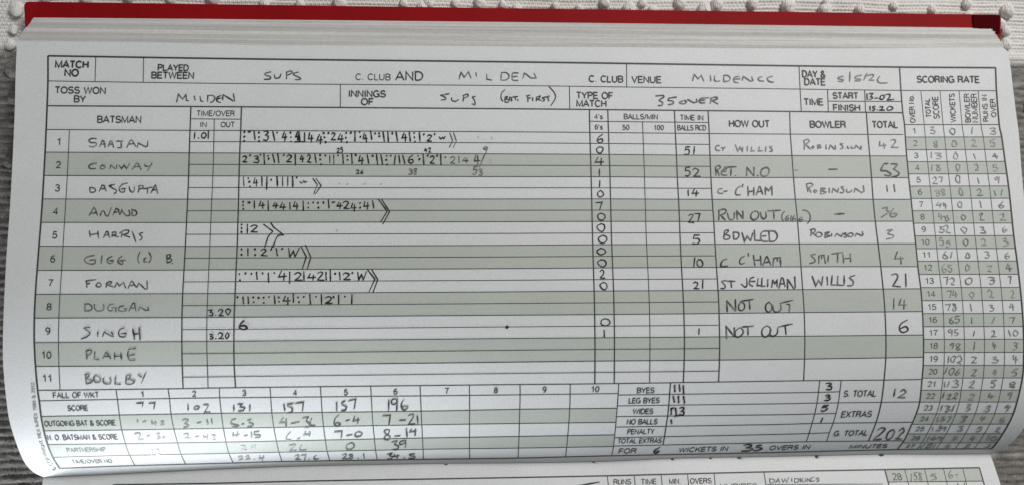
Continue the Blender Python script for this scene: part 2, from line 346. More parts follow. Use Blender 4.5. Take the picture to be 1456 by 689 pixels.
# ------------------------------------------------------------------ tablecloth
CREAM_Y = float(world(on_plane(np.array([10.0, 66.0]), TABLE_Z, TILT))[1])
CLOTH = cloth_material()
def rounded(v): return np.sqrt(np.clip(1 - v*v, 0, 1))
def build_cloth():
    x0, x1, y0, y1, st = -0.26, 0.26, -0.24, 0.135, 0.00046
    nx = int((x1-x0)/st); ny = int((y1-y0)/st)
    ya = np.concatenate([np.arange(y0, CREAM_Y-0.004, st), np.arange(CREAM_Y-0.004, CREAM_Y+0.026, 0.00021), np.arange(CREAM_Y+0.026, y1, st)]); ny = len(ya)
    X, Y = np.meshgrid(np.linspace(x0, x1, nx), ya)
    def sm(n, k, ax):
        a = rng.normal(0, 1, n); ker = np.ones(k)/k
        for _ in range(2): a = np.convolve(np.pad(a, k, mode='wrap'), ker, 'same')[k:-k]
        return a/(a.std()+1e-9)
    wx = sm(nx, 90, 0); wx2 = sm(nx, 25, 0)
    pitch = 0.0026
    ph = (Y + 0.0005*wx[None, :] + 0.00025*np.sin(X*160+Y*90))/pitch
    k = np.floor(ph).astype(int); fr = ph-k
    amp = 0.00070*(0.75+0.5*((k*7919) % 13)/13.0)
    Z = amp*rounded((fr-0.5)*2.0)**0.8
    tw = np.sin((X*2*math.pi/0.00125) + k*2.1 + fr*2.2 + wx2[None, :]*0.8)
    Z += 0.00011*tw*(0.4+0.6*np.sin(fr*math.pi))
    Z += 0.00018*np.sin(X*55+1.3)*np.sin(Y*47) + 0.00006*rng.normal(0, 1, Z.shape)
    # finer corded rows in the cream part, each cord twisted
    ph2 = (Y + 0.00035*wx[None, :] + 0.00012*np.sin(X*210+Y*60))/0.00125; k2 = np.floor(ph2).astype(int); f2 = ph2-k2
    Z2 = 0.00052*rounded((f2-0.5)*2.0)**0.9*(0.6+0.6*((k2*31) % 7)/7.0)
    Z2 += 0.00020*np.sin(X*2*math.pi/0.00140 + (k2 % 2)*math.pi + f2*2.4 + wx2[None, :]*1.2)*np.sin(f2*math.pi)
    Z2 += 0.0005*np.sin(X*70+2*np.sin(Y*120))*np.sin(Y*160) + 0.00005*rng.normal(0, 1, Z.shape)
    m_ = np.clip((Y-CREAM_Y)/0.003, 0, 1); Z = Z*(1-m_)+Z2*m_
    V = np.stack([X, Y, Z-0.0006], -1).reshape(-1, 3); F = grid_faces(nx, ny)
    # bobbles
    px = [(374,3),(425,4),(481,2),(573,3),(600,10),(609,2),(647,3),(682,3),(715,5),(736,12),(790.5,7),(824.5,10.5),(861,2),(896,12),(914.6,3),(929,13),(968,3),(1003,13),(1021.6,5),(1072.6,4),(1124,9),(1178,2),(1176.5,14),(1226,12),(1274.5,7),(1329,12),(1379,4),(1437,14),(1435,44),(1434,62),
          (1381,24),(1427,33),(1479,30),(1475,92),(15,40),(10,62),(13,98),(15,138),(60,-6),(120,-5),(180,-8),(240,-4),(300,-6),(20,10),(8,230),(1470,150)]
    V = [V]; Fs = [F]; off = len(V[0])
    th = np.linspace(0.04, math.pi-.04, 13); pp = np.linspace(0, 2*math.pi, 18, endpoint=False)
    def blob(cx, cy, a, b_, h):
        nonlocal off
        TH, PP = np.meshgrid(th, pp, indexing='ij'); j = 1+0.05*np.sin(PP*3+cx*900)+0.04*np.sin(TH*7+cy*700)+0.035*np.sin(PP*11+TH*5)
        v = np.stack([cx + a*np.sin(TH)*np.cos(PP)*j, cy + b_*np.sin(TH)*np.sin(PP)*j, 0.0004+h*np.cos(TH)*j], -1).reshape(-1, 3)
        n = len(pp); f = []
        for i in range(len(th)-1):
            for q in range(n): f.append((off+i*n+q, off+(i+1)*n+q, off+(i+1)*n+(q+1) % n, off+i*n+(q+1) % n))
        f = [t_[::-1] for t_ in f] if np.cross(v[n]-v[0], v[n+1]-v[n])[2] < 0 else f
        V.append(v); Fs.append(np.array(f)); off += len(v)
    for q in px:
        c = world(on_plane(np.array(q, float), TABLE_Z+0.006, TILT)); s = random.uniform(.6, 1.2)
        blob(c[0], c[1], 0.0022*s, 0.0026*s, 0.0015*s)
    yy = 0.108; row = 0
    while yy < 0.132:
        xx = -0.255 + (row % 2)*0.006
        while xx < 0.255:
            blob(xx+random.uniform(-.0015, .0015), yy+random.uniform(-.0008, .0008), 0.0022, 0.0026, 0.0015); xx += 0.012
        yy += 0.006; row += 1
    return np.vstack(V), np.vstack(Fs)
V, F = build_cloth()
me = bpy.data.meshes.new('tablecloth'); me.vertices.add(len(V)); me.vertices.foreach_set('co', V.astype(np.float32).ravel())
me.loops.add(len(F)*4); me.loops.foreach_set('vertex_index', F.astype(np.int32).ravel())
me.polygons.add(len(F)); me.polygons.foreach_set('loop_start', np.arange(0, len(F)*4, 4, dtype=np.int32)); 
me.polygons.foreach_set('use_smooth', np.ones(len(F), dtype=bool)); me.materials.append(CLOTH); me.update(calc_edges=True); me.validate()
cloth = bpy.data.objects.new('tablecloth', me); COL.objects.link(cloth)
tag(cloth, 'knobbly woven cloth under the book, cream with bobbles at the top, darker taupe ribs below', 'tablecloth')

# ------------------------------------------------------------------ ink on the paper
class Ink:
    """flat marks laid on a page; points are given where they sit on the printed form, then dropped on the paper surface"""
    def __init__(self, surf='page', lift=0.00012):
        self.px = []; self.f = []; self.tone = []; self.n = 0; self.k = 0; self.surf = surf; self.lift = lift; self.lf = []; self.cuts = [0]
    def _add(self, pts, faces, tone):
        pts = np.asarray(pts, float); self.px.append(pts); self.f += [tuple(i+self.n for i in f) for f in faces]
        self.tone.append(np.broadcast_to(np.asarray(tone, float), (len(pts),))); self.n += len(pts)
        self.lf.append(np.full(len(pts), (self.k % 97)*4e-7)); self.k += 1
    def piece(self):                                      # what follows is a mark of its own
        if self.n > self.cuts[-1]: self.cuts.append(self.n)
    def ribbon(self, pts, width, tone=1.0, cap=0.0):
        p = np.asarray(pts, float)
        keep = np.concatenate([[True], np.hypot(*np.diff(p, axis=0).T) > 0.05]); p = p[keep]
        if len(p) < 2: return
        d = np.diff(p, axis=0); d /= np.hypot(d[:,0], d[:,1])[:, None]
        if cap: p = p.copy(); p[0] = p[0]-d[0]*cap*np.mean(width); p[-1] = p[-1]+d[-1]*cap*np.mean(width)
        nrm = np.stack([-d[:,1], d[:,0]], 1)
        nv = np.vstack([nrm[:1], nrm[:-1]+nrm[1:], nrm[-1:]]); l = np.hypot(nv[:,0], nv[:,1]); l[l < 1e-6] = 1; nv /= l[:, None]
        dots = np.concatenate([[1], np.clip((nrm[:-1]*nv[1:-1]).sum(1), .55, 1), [1]])
        h = np.broadcast_to(np.asarray(width, float), (len(p),))/2/dots
        V = np.empty((2*len(p), 2)); V[0::2] = p+nv*h[:, None]; V[1::2] = p-nv*h[:, None]
        self._add(V, [(2*i, 2*i+1, 2*i+3, 2*i+2) for i in range(len(p)-1)], np.repeat(np.broadcast_to(tone, (len(p),)), 2))
    def dot(self, x, y, r=1.3, tone=1.0):
        a = np.linspace(0, 2*math.pi, 9)[:-1]+random.random(); j = 1+np.random.RandomState(int(x*7+y)).uniform(-.2, .2, 8)
        self._add(np.stack([x+r*np.cos(a)*j, y+r*np.sin(a)*j*1.05], 1), [tuple(range(8))], tone)
    def quad(self, TLpts, BLpts, tone=1.0, rows=3):
        A = np.asarray(TLpts, float); Bp = np.asarray(BLpts, float); n = len(A)
        V = np.vstack([A+(Bp-A)*t for t in np.linspace(0, 1, rows)]); self._add(V, [tuple(f) for f in grid_faces(n, rows)], tone)
    def build(self, name, material, parent, label=None):
        px = np.vstack(self.px); lf = np.concatenate(self.lf)
        if self.surf == 'page': a, b_ = on_page(px); sf = page
        else: a, b_ = on_lower(px); sf = lower
        P = world(sf(a, b_)) + (normals(sf, a, b_) @ RW.T)*(self.lift + lf)[:, None]
        F = []
        for f in self.f:                                  # every mark faces up off the paper
            q = P[list(f[:3])]; n = np.cross(q[1]-q[0], q[2]-q[0]); F.append(f if n[2] >= 0 else f[::-1])
        tone = np.concatenate(self.tone); cuts = self.cuts + ([self.n] if self.n > self.cuts[-1] else [])
        for v0, v1 in zip(cuts[:-1], cuts[1:]):
            mesh_obj(name, P[v0:v1], [tuple(i-v0 for i in f) for f in F if v0 <= f[0] < v1], material, parent, smooth=False, tone=tone[v0:v1])

def up_vec(x, y):
    """picture direction of the column rules at this spot"""
    a, b_ = on_page(np.array([x, y], float)); q = project(page(np.array([a, a]), np.array([b_-.004, b_+.004])))
    d = q[0]-q[1]; return d/abs(d[1]) if abs(d[1]) > 1e-6 else np.array([0, -1.0])

# ---- letter shapes: strokes in a box of height 1
def arc(cx, cy, rx, ry, a0, a1, n=14):
    t = np.radians(np.linspace(a0, a1, n)); return [(cx+rx*math.cos(v), cy+ry*math.sin(v)) for v in t]
PR = {   # plain sans lettering of the printed form
 'A': (.78, [[(0.02,0),(.39,1),(.76,0)], [(.15,.33),(.63,.33)]]),
 'B': (.68, [[(.06,0),(.06,1),(.38,1)]+arc(.38,.76,.24,.24,90,-90)+[(.06,.52)], [(.38,.52)]+arc(.38,.26,.28,.26,90,-90)+[(.06,0)]]),
 'C': (.76, [arc(.40,.5,.36,.5,42,318,26)]),
 'D': (.74, [[(.06,0),(.06,1),(.32,1)]+arc(.32,.5,.38,.5,90,-90,20)+[(.06,0)]]),
 'E': (.62, [[(.6,1),(.06,1),(.06,0),(.62,0)], [(.06,.52),(.56,.52)]]),
 'F': (.58, [[(.58,1),(.06,1),(.06,0)], [(.06,.5),(.5,.5)]]),
 'G': (.80, [arc(.40,.5,.36,.5,42,330,26)+[(.74,.10),(.74,.46),(.44,.46)], [(.74,.3),(.76,0)]]),
 'H': (.72, [[(.06,0),(.06,1)], [(.66,0),(.66,1)], [(.06,.52),(.66,.52)]]),
 'I': (.22, [[(.11,0),(.11,1)]]),
 'K': (.70, [[(.06,0),(.06,1)], [(.66,1),(.06,.36)], [(.26,.58),(.68,0)]]),
 'L': (.58, [[(.06,1),(.06,0),(.56,0)]]),
 'M': (.86, [[(.06,0),(.06,1),(.43,.06),(.80,1),(.80,0)]]),
 'N': (.74, [[(.06,0),(.06,1),(.66,0),(.66,1)]]),
 'O': (.82, [arc(.41,.5,.37,.5,0,360,30)]),
 'P': (.66, [[(.06,0),(.06,1),(.36,1)]+arc(.36,.74,.26,.26,90,-90)+[(.06,.48)]]),
 'R': (.72, [[(.06,0),(.06,1),(.38,1)]+arc(.38,.76,.26,.24,90,-90)+[(.06,.52)], [(.38,.52),(.58,.42),(.62,.1),(.68,0)]]),
 'S': (.68, [arc(.34,.75,.27,.25,20,250,14)+arc(.34,.26,.30,.26,75,-165,16)]),
 'T': (.64, [[(.02,1),(.62,1)], [(.32,1),(.32,0)]]),
 'U': (.74, [[(.06,1),(.06,.32)]+arc(.36,.32,.30,.32,180,360,16)+[(.66,1)]]),
 'V': (.72, [[(.03,1),(.36,0),(.69,1)]]),
 'W': (1.0, [[(.02,1),(.26,0),(.50,1),(.74,0),(.98,1)]]),
 'X': (.70, [[(.03,0),(.66,1)], [(.03,1),(.66,0)]]),
 'Y': (.70, [[(.02,1),(.35,.44),(.68,1)], [(.35,.44),(.35,0)]]),
 '0': (.58, [arc(.29,.5,.24,.5,0,360,24)]), '1': (.50, [[(.10,.76),(.32,.98),(.32,0)]]),
 '2': (.58, [arc(.29,.72,.24,.28,165,-25,12)+[(.06,.02),(.54,.02)]]), '3': (.58, [arc(.28,.76,.22,.24,160,-85,12)+arc(.28,.27,.26,.27,85,-165,14)]),
 '4': (.60, [[(.42,0),(.42,1),(.03,.3),(.57,.3)]]), '5': (.58, [[(.50,1),(.14,1),(.08,.50)]+arc(.28,.32,.26,.32,130,-160,14)]),
 '6': (.58, [arc(.30,.31,.24,.31,180,-180,20), arc(.34,.5,.28,.5,60,200,12)]), '7': (.56, [[(.04,1),(.54,1),(.30,.5),(.22,0)]]),
 '8': (.58, [arc(.29,.75,.21,.25,0,360,18), arc(.29,.26,.25,.26,0,360,18)]), '9': (.58, [arc(.28,.69,.24,.31,0,360,20), arc(.24,.5,.28,.5,20,-110,12)]),
 '&': (.80, [[(.74,0),(.16,.72)]+arc(.32,.80,.17,.19,200,-40,12)+[(.10,.32)]+arc(.32,.24,.25,.24,160,300,10)+[(.70,.44)]]),
 '/': (.36, [[(.02,-.05),(.34,1.03)]]), '.': (.24, [[(.08,.05),(.17,.05)]]), "'": (.2, [[(.10,1),(.10,.72)]]), '-': (.4, [[(.04,.4),(.36,.4)]]),
 's': (.5, [arc(.25,.53,.18,.17,20,250,8)+arc(.25,.18,.20,.18,75,-165,10)]), 'o': (.58, [arc(.29,.36,.25,.36,0,360,18)]), ' ': (.34, []),
 'c': (.8, [arc(.40,.5,.44,.5,0,360,24), arc(.40,.5,.2,.24,45,315,14)]),
}
HW = {   # hand capitals: control points, run through a smooth curve when the flag is 1
 'A': (.75, [(0,[(0,0),(.36,1),(.72,-.02)]), (0,[(.12,.36),(.66,.32)])]),
 'B': (.62, [(0,[(.08,1),(.05,0)]), (1,[(.05,.96),(.48,.92),(.46,.62),(.14,.52)]), (1,[(.14,.52),(.62,.44),(.54,.06),(.03,.02)])]),
 'C': (.62, [(1,[(.60,.90),(.34,1),(.08,.66),(.06,.28),(.28,0),(.62,.08)])]),
 'D': (.68, [(0,[(.08,.98),(.06,.02)]), (1,[(.02,.96),(.46,.92),(.68,.52),(.48,.10),(.04,.02)])]),
 'E': (.56, [(1,[(.54,.98),(.12,.94),(.07,.70)]), (0,[(.07,.96),(.06,.02),(.58,.04)]), (0,[(.08,.5),(.48,.54)])]),
 'F': (.58, [(0,[(.10,.96),(.07,0)]), (0,[(.04,.94),(.60,1.0)]), (0,[(.09,.5),(.46,.54)])]),
 'G': (.70, [(1,[(.64,.92),(.32,.98),(.06,.56),(.16,.10),(.48,.04),(.66,.38)]), (0,[(.40,.42),(.70,.42),(.68,.02)])]),
 'H': (.68, [(0,[(.08,1),(.05,0)]), (0,[(.64,1.02),(.60,-.02)]), (0,[(.06,.48),(.62,.52)])]),
 'I': (.20, [(0,[(.11,1),(.09,0)])]),
 'J': (.56, [(0,[(.10,.98),(.60,1)]), (1,[(.40,1),(.40,.30),(.26,.0),(.04,.16)])]),
 'K': (.62, [(0,[(.08,1),(.06,0)]), (0,[(.56,1),(.10,.44),(.60,0)])]),
 'L': (.56, [(0,[(.08,1),(.05,.04),(.56,.06)])]),
 'M': (.86, [(0,[(.03,0),(.12,1),(.42,.34),(.74,1),(.80,0)])]),
 'N': (.74, [(0,[(.04,0),(.08,.96),(.62,.04),(.70,1)])]),
 'O': (.66, [(1,[(.34,1),(.08,.68),(.10,.20),(.40,0),(.64,.34),(.56,.84),(.30,.98)])]),
 'P': (.58, [(0,[(.08,.98),(.05,-.02)]), (1,[(.02,.92),(.44,1),(.58,.74),(.40,.50),(.08,.44)])]),
 'R': (.66, [(0,[(.08,.96),(.05,0)]), (1,[(.02,.92),(.44,1),(.54,.74),(.36,.52),(.10,.46)]), (0,[(.26,.48),(.66,0)])]),
 'S': (.58, [(1,[(.56,.96),(.26,1),(.08,.76),(.30,.54),(.54,.36),(.44,.06),(.04,.04)])]),
 'T': (.66, [(0,[(.02,.94),(.66,1)]), (0,[(.36,.97),(.32,0)])]),
 'U': (.66, [(1,[(.06,1),(.06,.42),(.24,.02),(.52,.14),(.62,.60),(.62,1)]), ]),
 'V': (.66, [(0,[(.04,1),(.32,0),(.64,1)])]),
 'W': (.92, [(0,[(.02,1),(.22,0),(.46,.72),(.66,.02),(.92,1.02)])]),
 'Y': (.62, [(0,[(.04,1),(.30,.52)]), (0,[(.62,1),(.22,-.06)])]),
 '0': (.58, [(1,[(.32,1),(.06,.66),(.10,.18),(.34,0),(.56,.36),(.50,.84),(.26,.98)])]),
 '1': (.24, [(0,[(.12,1),(.10,0)])]),
 '2': (.60, [(1,[(.08,.80),(.30,1),(.52,.80),(.36,.40),(.08,.06)]), (0,[(.08,.06),(.60,.03)])]),
 '3': (.56, [(1,[(.06,.92),(.38,1),(.50,.80),(.22,.56)]), (1,[(.22,.56),(.56,.42),(.46,.04),(.04,.06)])]),
 '4': (.64, [(0,[(.26,1),(.06,.40),(.64,.44)]), (0,[(.46,.82),(.42,0)])]),
 '5': (.58, [(0,[(.58,.98),(.14,.94),(.10,.58)]), (1,[(.10,.58),(.42,.62),(.54,.30),(.32,.0),(.04,.06)])]),
 '6': (.56, [(1,[(.44,1),(.16,.64),(.08,.24),(.28,0),(.52,.18),(.40,.46),(.12,.34)])]),
 '7': (.58, [(0,[(.04,.94),(.56,.98),(.30,0)])]),
 '8': (.56, [(1,[(.48,.92),(.20,1),(.12,.74),(.44,.40),(.46,.08),(.18,.0),(.10,.26),(.40,.60),(.48,.92)])]),
 '9': (.54, [(1,[(.48,.80),(.24,1),(.06,.78),(.20,.56),(.46,.68)]), (0,[(.50,.92),(.40,0)])]),
 '(': (.28, [(1,[(.26,1.05),(.06,.66),(.06,.28),(.24,-.08)])]), ')': (.28, [(1,[(.04,1.06),(.24,.70),(.22,.24),(.02,-.1)])]),
 'c': (.5, [(1,[(.44,.62),(.18,.66),(.06,.36),(.20,.10),(.46,.14)])]),
 '/': (.36, [(0,[(.30,1.05),(.06,-.05)])]), '-': (.50, [(0,[(.06,.44),(.44,.47)])]), '.': (.26, [(0,[(.10,.04),(.17,.02)])]),
 "'": (.22, [(0,[(.14,1.15),(.08,.88)])]), '=': (.66, [(0,[(.06,.55),(.60,.58)]), (0,[(.04,.12),(.62,.12)])]), ' ': (.5, []), '~': (.9, [(1,[(.0,.55),(.2,.3),(.4,.55),(.62,.3),(.85,.62)])]),
}
Z = {'a':(0,0),'b':(360,0),'c':(720,0),'d':(1076,0),'e':(0,170),'f':(320,170),'g':(720,150),'h':(1076,150),'i':(0,340),'j':(320,340),'k':(720,320),'l':(1076,320),'m':(0,509),'n':(320,509),'o':(720,509),'p':(1076,509)}
ZS = {'q':(330,150,6.89),'r':(510,150,6.89),'s':(330,250,5.824),'t':(330,340,4.921),'v':(1000,180,4.593),'w':(1000,320,4.053),'x':(1125,80,4.697),
      'n1':(110,185,6.892),'n2':(110,280,6.267),'n3':(105,385,6.892),'n4':(105,485,9.185),'h1':(1005,190,6.892),'h2':(1005,285,6.8875),'h3':(1005,380,6.564),'b1':(1125,185,6.888),'b2':(1140,285,5.3),
      'd1':(240,85,7.28),'d2':(610,90,7.663),'d3':(920,90,7.28),'c1':(170,560,6.33),'c2':(390,560,6.618),
      'y1':(1270,170,4.054),'y2':(1270,330,4.054),'y3':(1270,490,4.054),'z1':(820,610,4.853),'z2':(1080,610,4.16),'aa':(30,500,3.826),'bb':(100,60,3.467),'P':(0,0,1.0)}
for k_, v_ in Z.items(): ZS[k_] = (v_[0], v_[1], 3.829)
def zp(r, x, y): ox, oy, s = ZS[r]; return (ox+x/s, oy+y/s)

def print_text(ink, r, text, x0, x1, y0, y1=None, h=33, weight=1.85, rot=False, lean=None, tone=1.0):
    """printed line between two ends of its baseline (reading upward when rot)"""
    s = ZS[r][2]; y1 = y0 if y1 is None else y1; ink.piece()
    a = np.array(zp(r, x0, y0)); c = np.array(zp(r, x1, y1)); h = h/s
    wt = sum(PR[ch][0] for ch in text) + .10*(len(text)-1)
    if lean is None: up = up_vec(*((a+c)/2)) if not rot else np.array([-1.0, 0.02])
    else: up = np.array(lean)
    pos = 0
    for ch in text:
        gw, st = PR[ch]
        for pl in st:
            q = [a + (c-a)*((pos+gx)/wt) + up*h*gy for gx, gy in pl]
            ink.ribbon(q, weight, tone, cap=0.0)
        pos += gw+.10
def hand(ink, r, text, x0, x1, y0, y1=None, h=42, wd=1.7, tone=.85, jit=.07, slant=0.0, gap=.16, new=True):
    if new: ink.piece()
    s = ZS[r][2]; y1 = y0 if y1 is None else y1
    a = np.array(zp(r, x0, y0)); c = np.array(zp(r, x1, y1)); h = h/s
    up = up_vec(*((a+c)/2)); up = up + np.array([slant, 0])
    ws = [HW[ch][0]*random.uniform(.8, 1.18) for ch in text]; wt = sum(ws)+gap*(len(text)-1); pos = 0
    for ch, gw in zip(text, ws):
        sc = gw/HW[ch][0]; hh = h*random.uniform(.84, 1.08); dy = random.uniform(-.09, .07)*h*(len(text) > 1); tl = random.uniform(-.12, .10)
        for flag, pl in HW[ch][1]:
            q = []
            for gx, gy in pl:
                gx = gx*sc + random.gauss(0, jit)*.7; gy = gy + random.gauss(0, jit)*.7
                q.append(a + (c-a)*((pos+gx)/wt) + (up+np.array([tl, 0]))*hh*gy + np.array([0, dy]))
            stroke(ink, q, wd, tone, flag)
        pos += gw+gap
def trace(ink, r, tone, wd, text):
    """one written word: strokes parted by ';', a leading ~ means a curved stroke"""
    ink.piece()
    for part in text.replace('|', ';').split(';'):
        part = part.strip()
        if not part: continue
        fl = part[0] == '~'; q = [zp(r, *map(float, t.split(','))) for t in part.lstrip('~').split()]
        q = np.array(q) + rng.normal(0, .10, (len(q), 2))
        stroke(ink, q, wd*random.uniform(1.02, 1.22), tone*random.uniform(.93, 1.05), fl)
def stroke(ink, q, wd, tone, flag=1, taper=.25):
    q = np.asarray(q, float)
    p = smooth_path(q, 1.2) if (flag and len(q) > 2) else np.vstack([smooth_path(q[i:i+2], 1.5)[(1 if i else 0):] for i in range(len(q)-1)])
    n = len(p); t = np.linspace(0, 1, n)
    wv = wd*(1 - taper*(np.abs(2*t-1)**3))*(1+.14*np.sin(t*7+random.random()*6))
    tv = tone*(1+.16*np.sin(t*5+random.random()*6))
    ink.ribbon(p, wv, tv, cap=.25)

# ---- ruled lines: where each rule crosses the form
ROW_X = {}
def C(*p): return np.array(p, float)
H = {   # horizontal rules, left to right
 'top': C((68.4,79.7),(360,84.2),(720,88.2),(1076,93.2),(1280,95.7),(1415.5,96.6)),
 'l2': C((68.4,115.4),(204,117.4),(360,119.3),(730,122),(891,124),(1076,126.2),(1280,128.8),(1416.8,129.3)),
 'l3': C((67.4,150.7),(342,152.2),(730,155),(1000,157.6),(1100,158.5),(1283.5,160.6)),
 'k0': C((65.3,184.4),(270,185.7),(342,185.8),(700,187.6),(838.8,188.6),(1008.6,190.2),(1123,191),(1284.4,191.5)),
 'k1': C((64.5,216.5),(269,217.6),(341,217.8),(700,219.0),(839.6,219.6),(1009,221),(1126,221.4),(1288.5,222)),
 'k2': C((62.7,249.7),(268,250.3),(340,250.4),(700,251.3),(840.7,251.4),(1010,252.5),(1128,252.5),(1291.5,252.7)),
 'k3': C((60.6,283.1),(267,283.5),(340,283.3),(700,283.2),(841.2,283),(1012.5,283.7),(1131,283.5),(1295,283.7)),
 'k4': C((58.5,316.3),(265,316.5),(338,316.3),(700,315.4),(842,314.9),(1015,315),(1133.5,314.8),(1298.6,314.6)),
 'k5': C((55.6,349.6),(264,349.8),(338,349.6),(700,348.5),(842.7,347.5),(1016,346.9),(1136,346.4),(1302,346.1)),
 'k6': C((52.8,383.6),(262,383.1),(336,382.6),(700,381.2),(843.8,380.2),(1019,379.3),(1138.7,378.5),(1305,378.4)),
 'k7': C((50.4,417.6),(260,416.6),(334.4,416.3),(700,414.2),(844.8,413.0),(1021,411.9),(1141,410.9),(1309,409.7)),
 'k8': C((48.8,451.5),(258.6,450.7),(333,450.2),(700,447.4),(845.6,446.4),(1022,444.8),(1143.4,443.5),(1311.8,442.1)),
 'k9': C((48.8,486.3),(258.6,484.8),(332.5,484.3),(700,480.6),(845.9,479.4),(1023,478),(1144.4,477),(1312.9,475.4)),
 'k10': C((50.9,520.2),(259,519.3),(333,518.6),(700,514.3),(845.9,512.5),(1023,511.0),(1143.5,509.6),(1312.6,507.0)),
 'k11': C((54,554.2),(260,551.8),(335.7,550.4),(700,546.2),(845.9,544.8),(1021.6,542.2),(1143,540.4),(1257,539.4),(1311,538.5)),
 'f1': C((55.6,569.1),(167,567),(311,564.8),(384.5,564.2),(597.4,562),(739.6,560.4),(878.8,558.6)),
 'f2': C((57.5,591.3),(169.8,589.2),(314.7,586.8),(386.6,586.3),(598.9,583.7),(739.6,581),(877,579.5)),
 'f3': C((62.7,611.6),(172.9,610.3),(317.3,608),(389,606.8),(599.4,603),(738,601),(876,599.4)),
 'f4': C((67.4,631),(178.4,629.9),(321,627.6),(393,626.2),(600.8,621.8),(738,619.5),(874,617.2)),
 'f5': C((75.7,649.3),(184,646.5),(325,643.6),(396.5,642),(601.3,637.8),(737.8,636),(872,633.8)),
 'f6': C((84.9,664.9),(192,661),(330,657.3),(401,655.2),(602,652.1),(737,650.2),(869.6,647),(1088,642.6),(1277,638.2),(1409,637)),
 'e1': C((879.3,560.7),(1100,557.8),(1162,556.8),(1193.5,556)),
 'e2': C((878,576.1),(1100,573.2),(1162,572.1),(1308,570.4)),
 'e3': C((876.7,591.3),(1100,588.7),(1158,587.5),(1188.5,586.8)),
 'e4': C((875.4,606.2),(1100,602.5),(1156,601),(1297.5,599.2)),
 'e5': C((874,621.3),(1100,616.6),(1150.4,615.3),(1178.4,614.3)),
 'e6': C((872.8,633.2),(1100,628.3),(1146.5,627.0),(1284,625.6)),
}
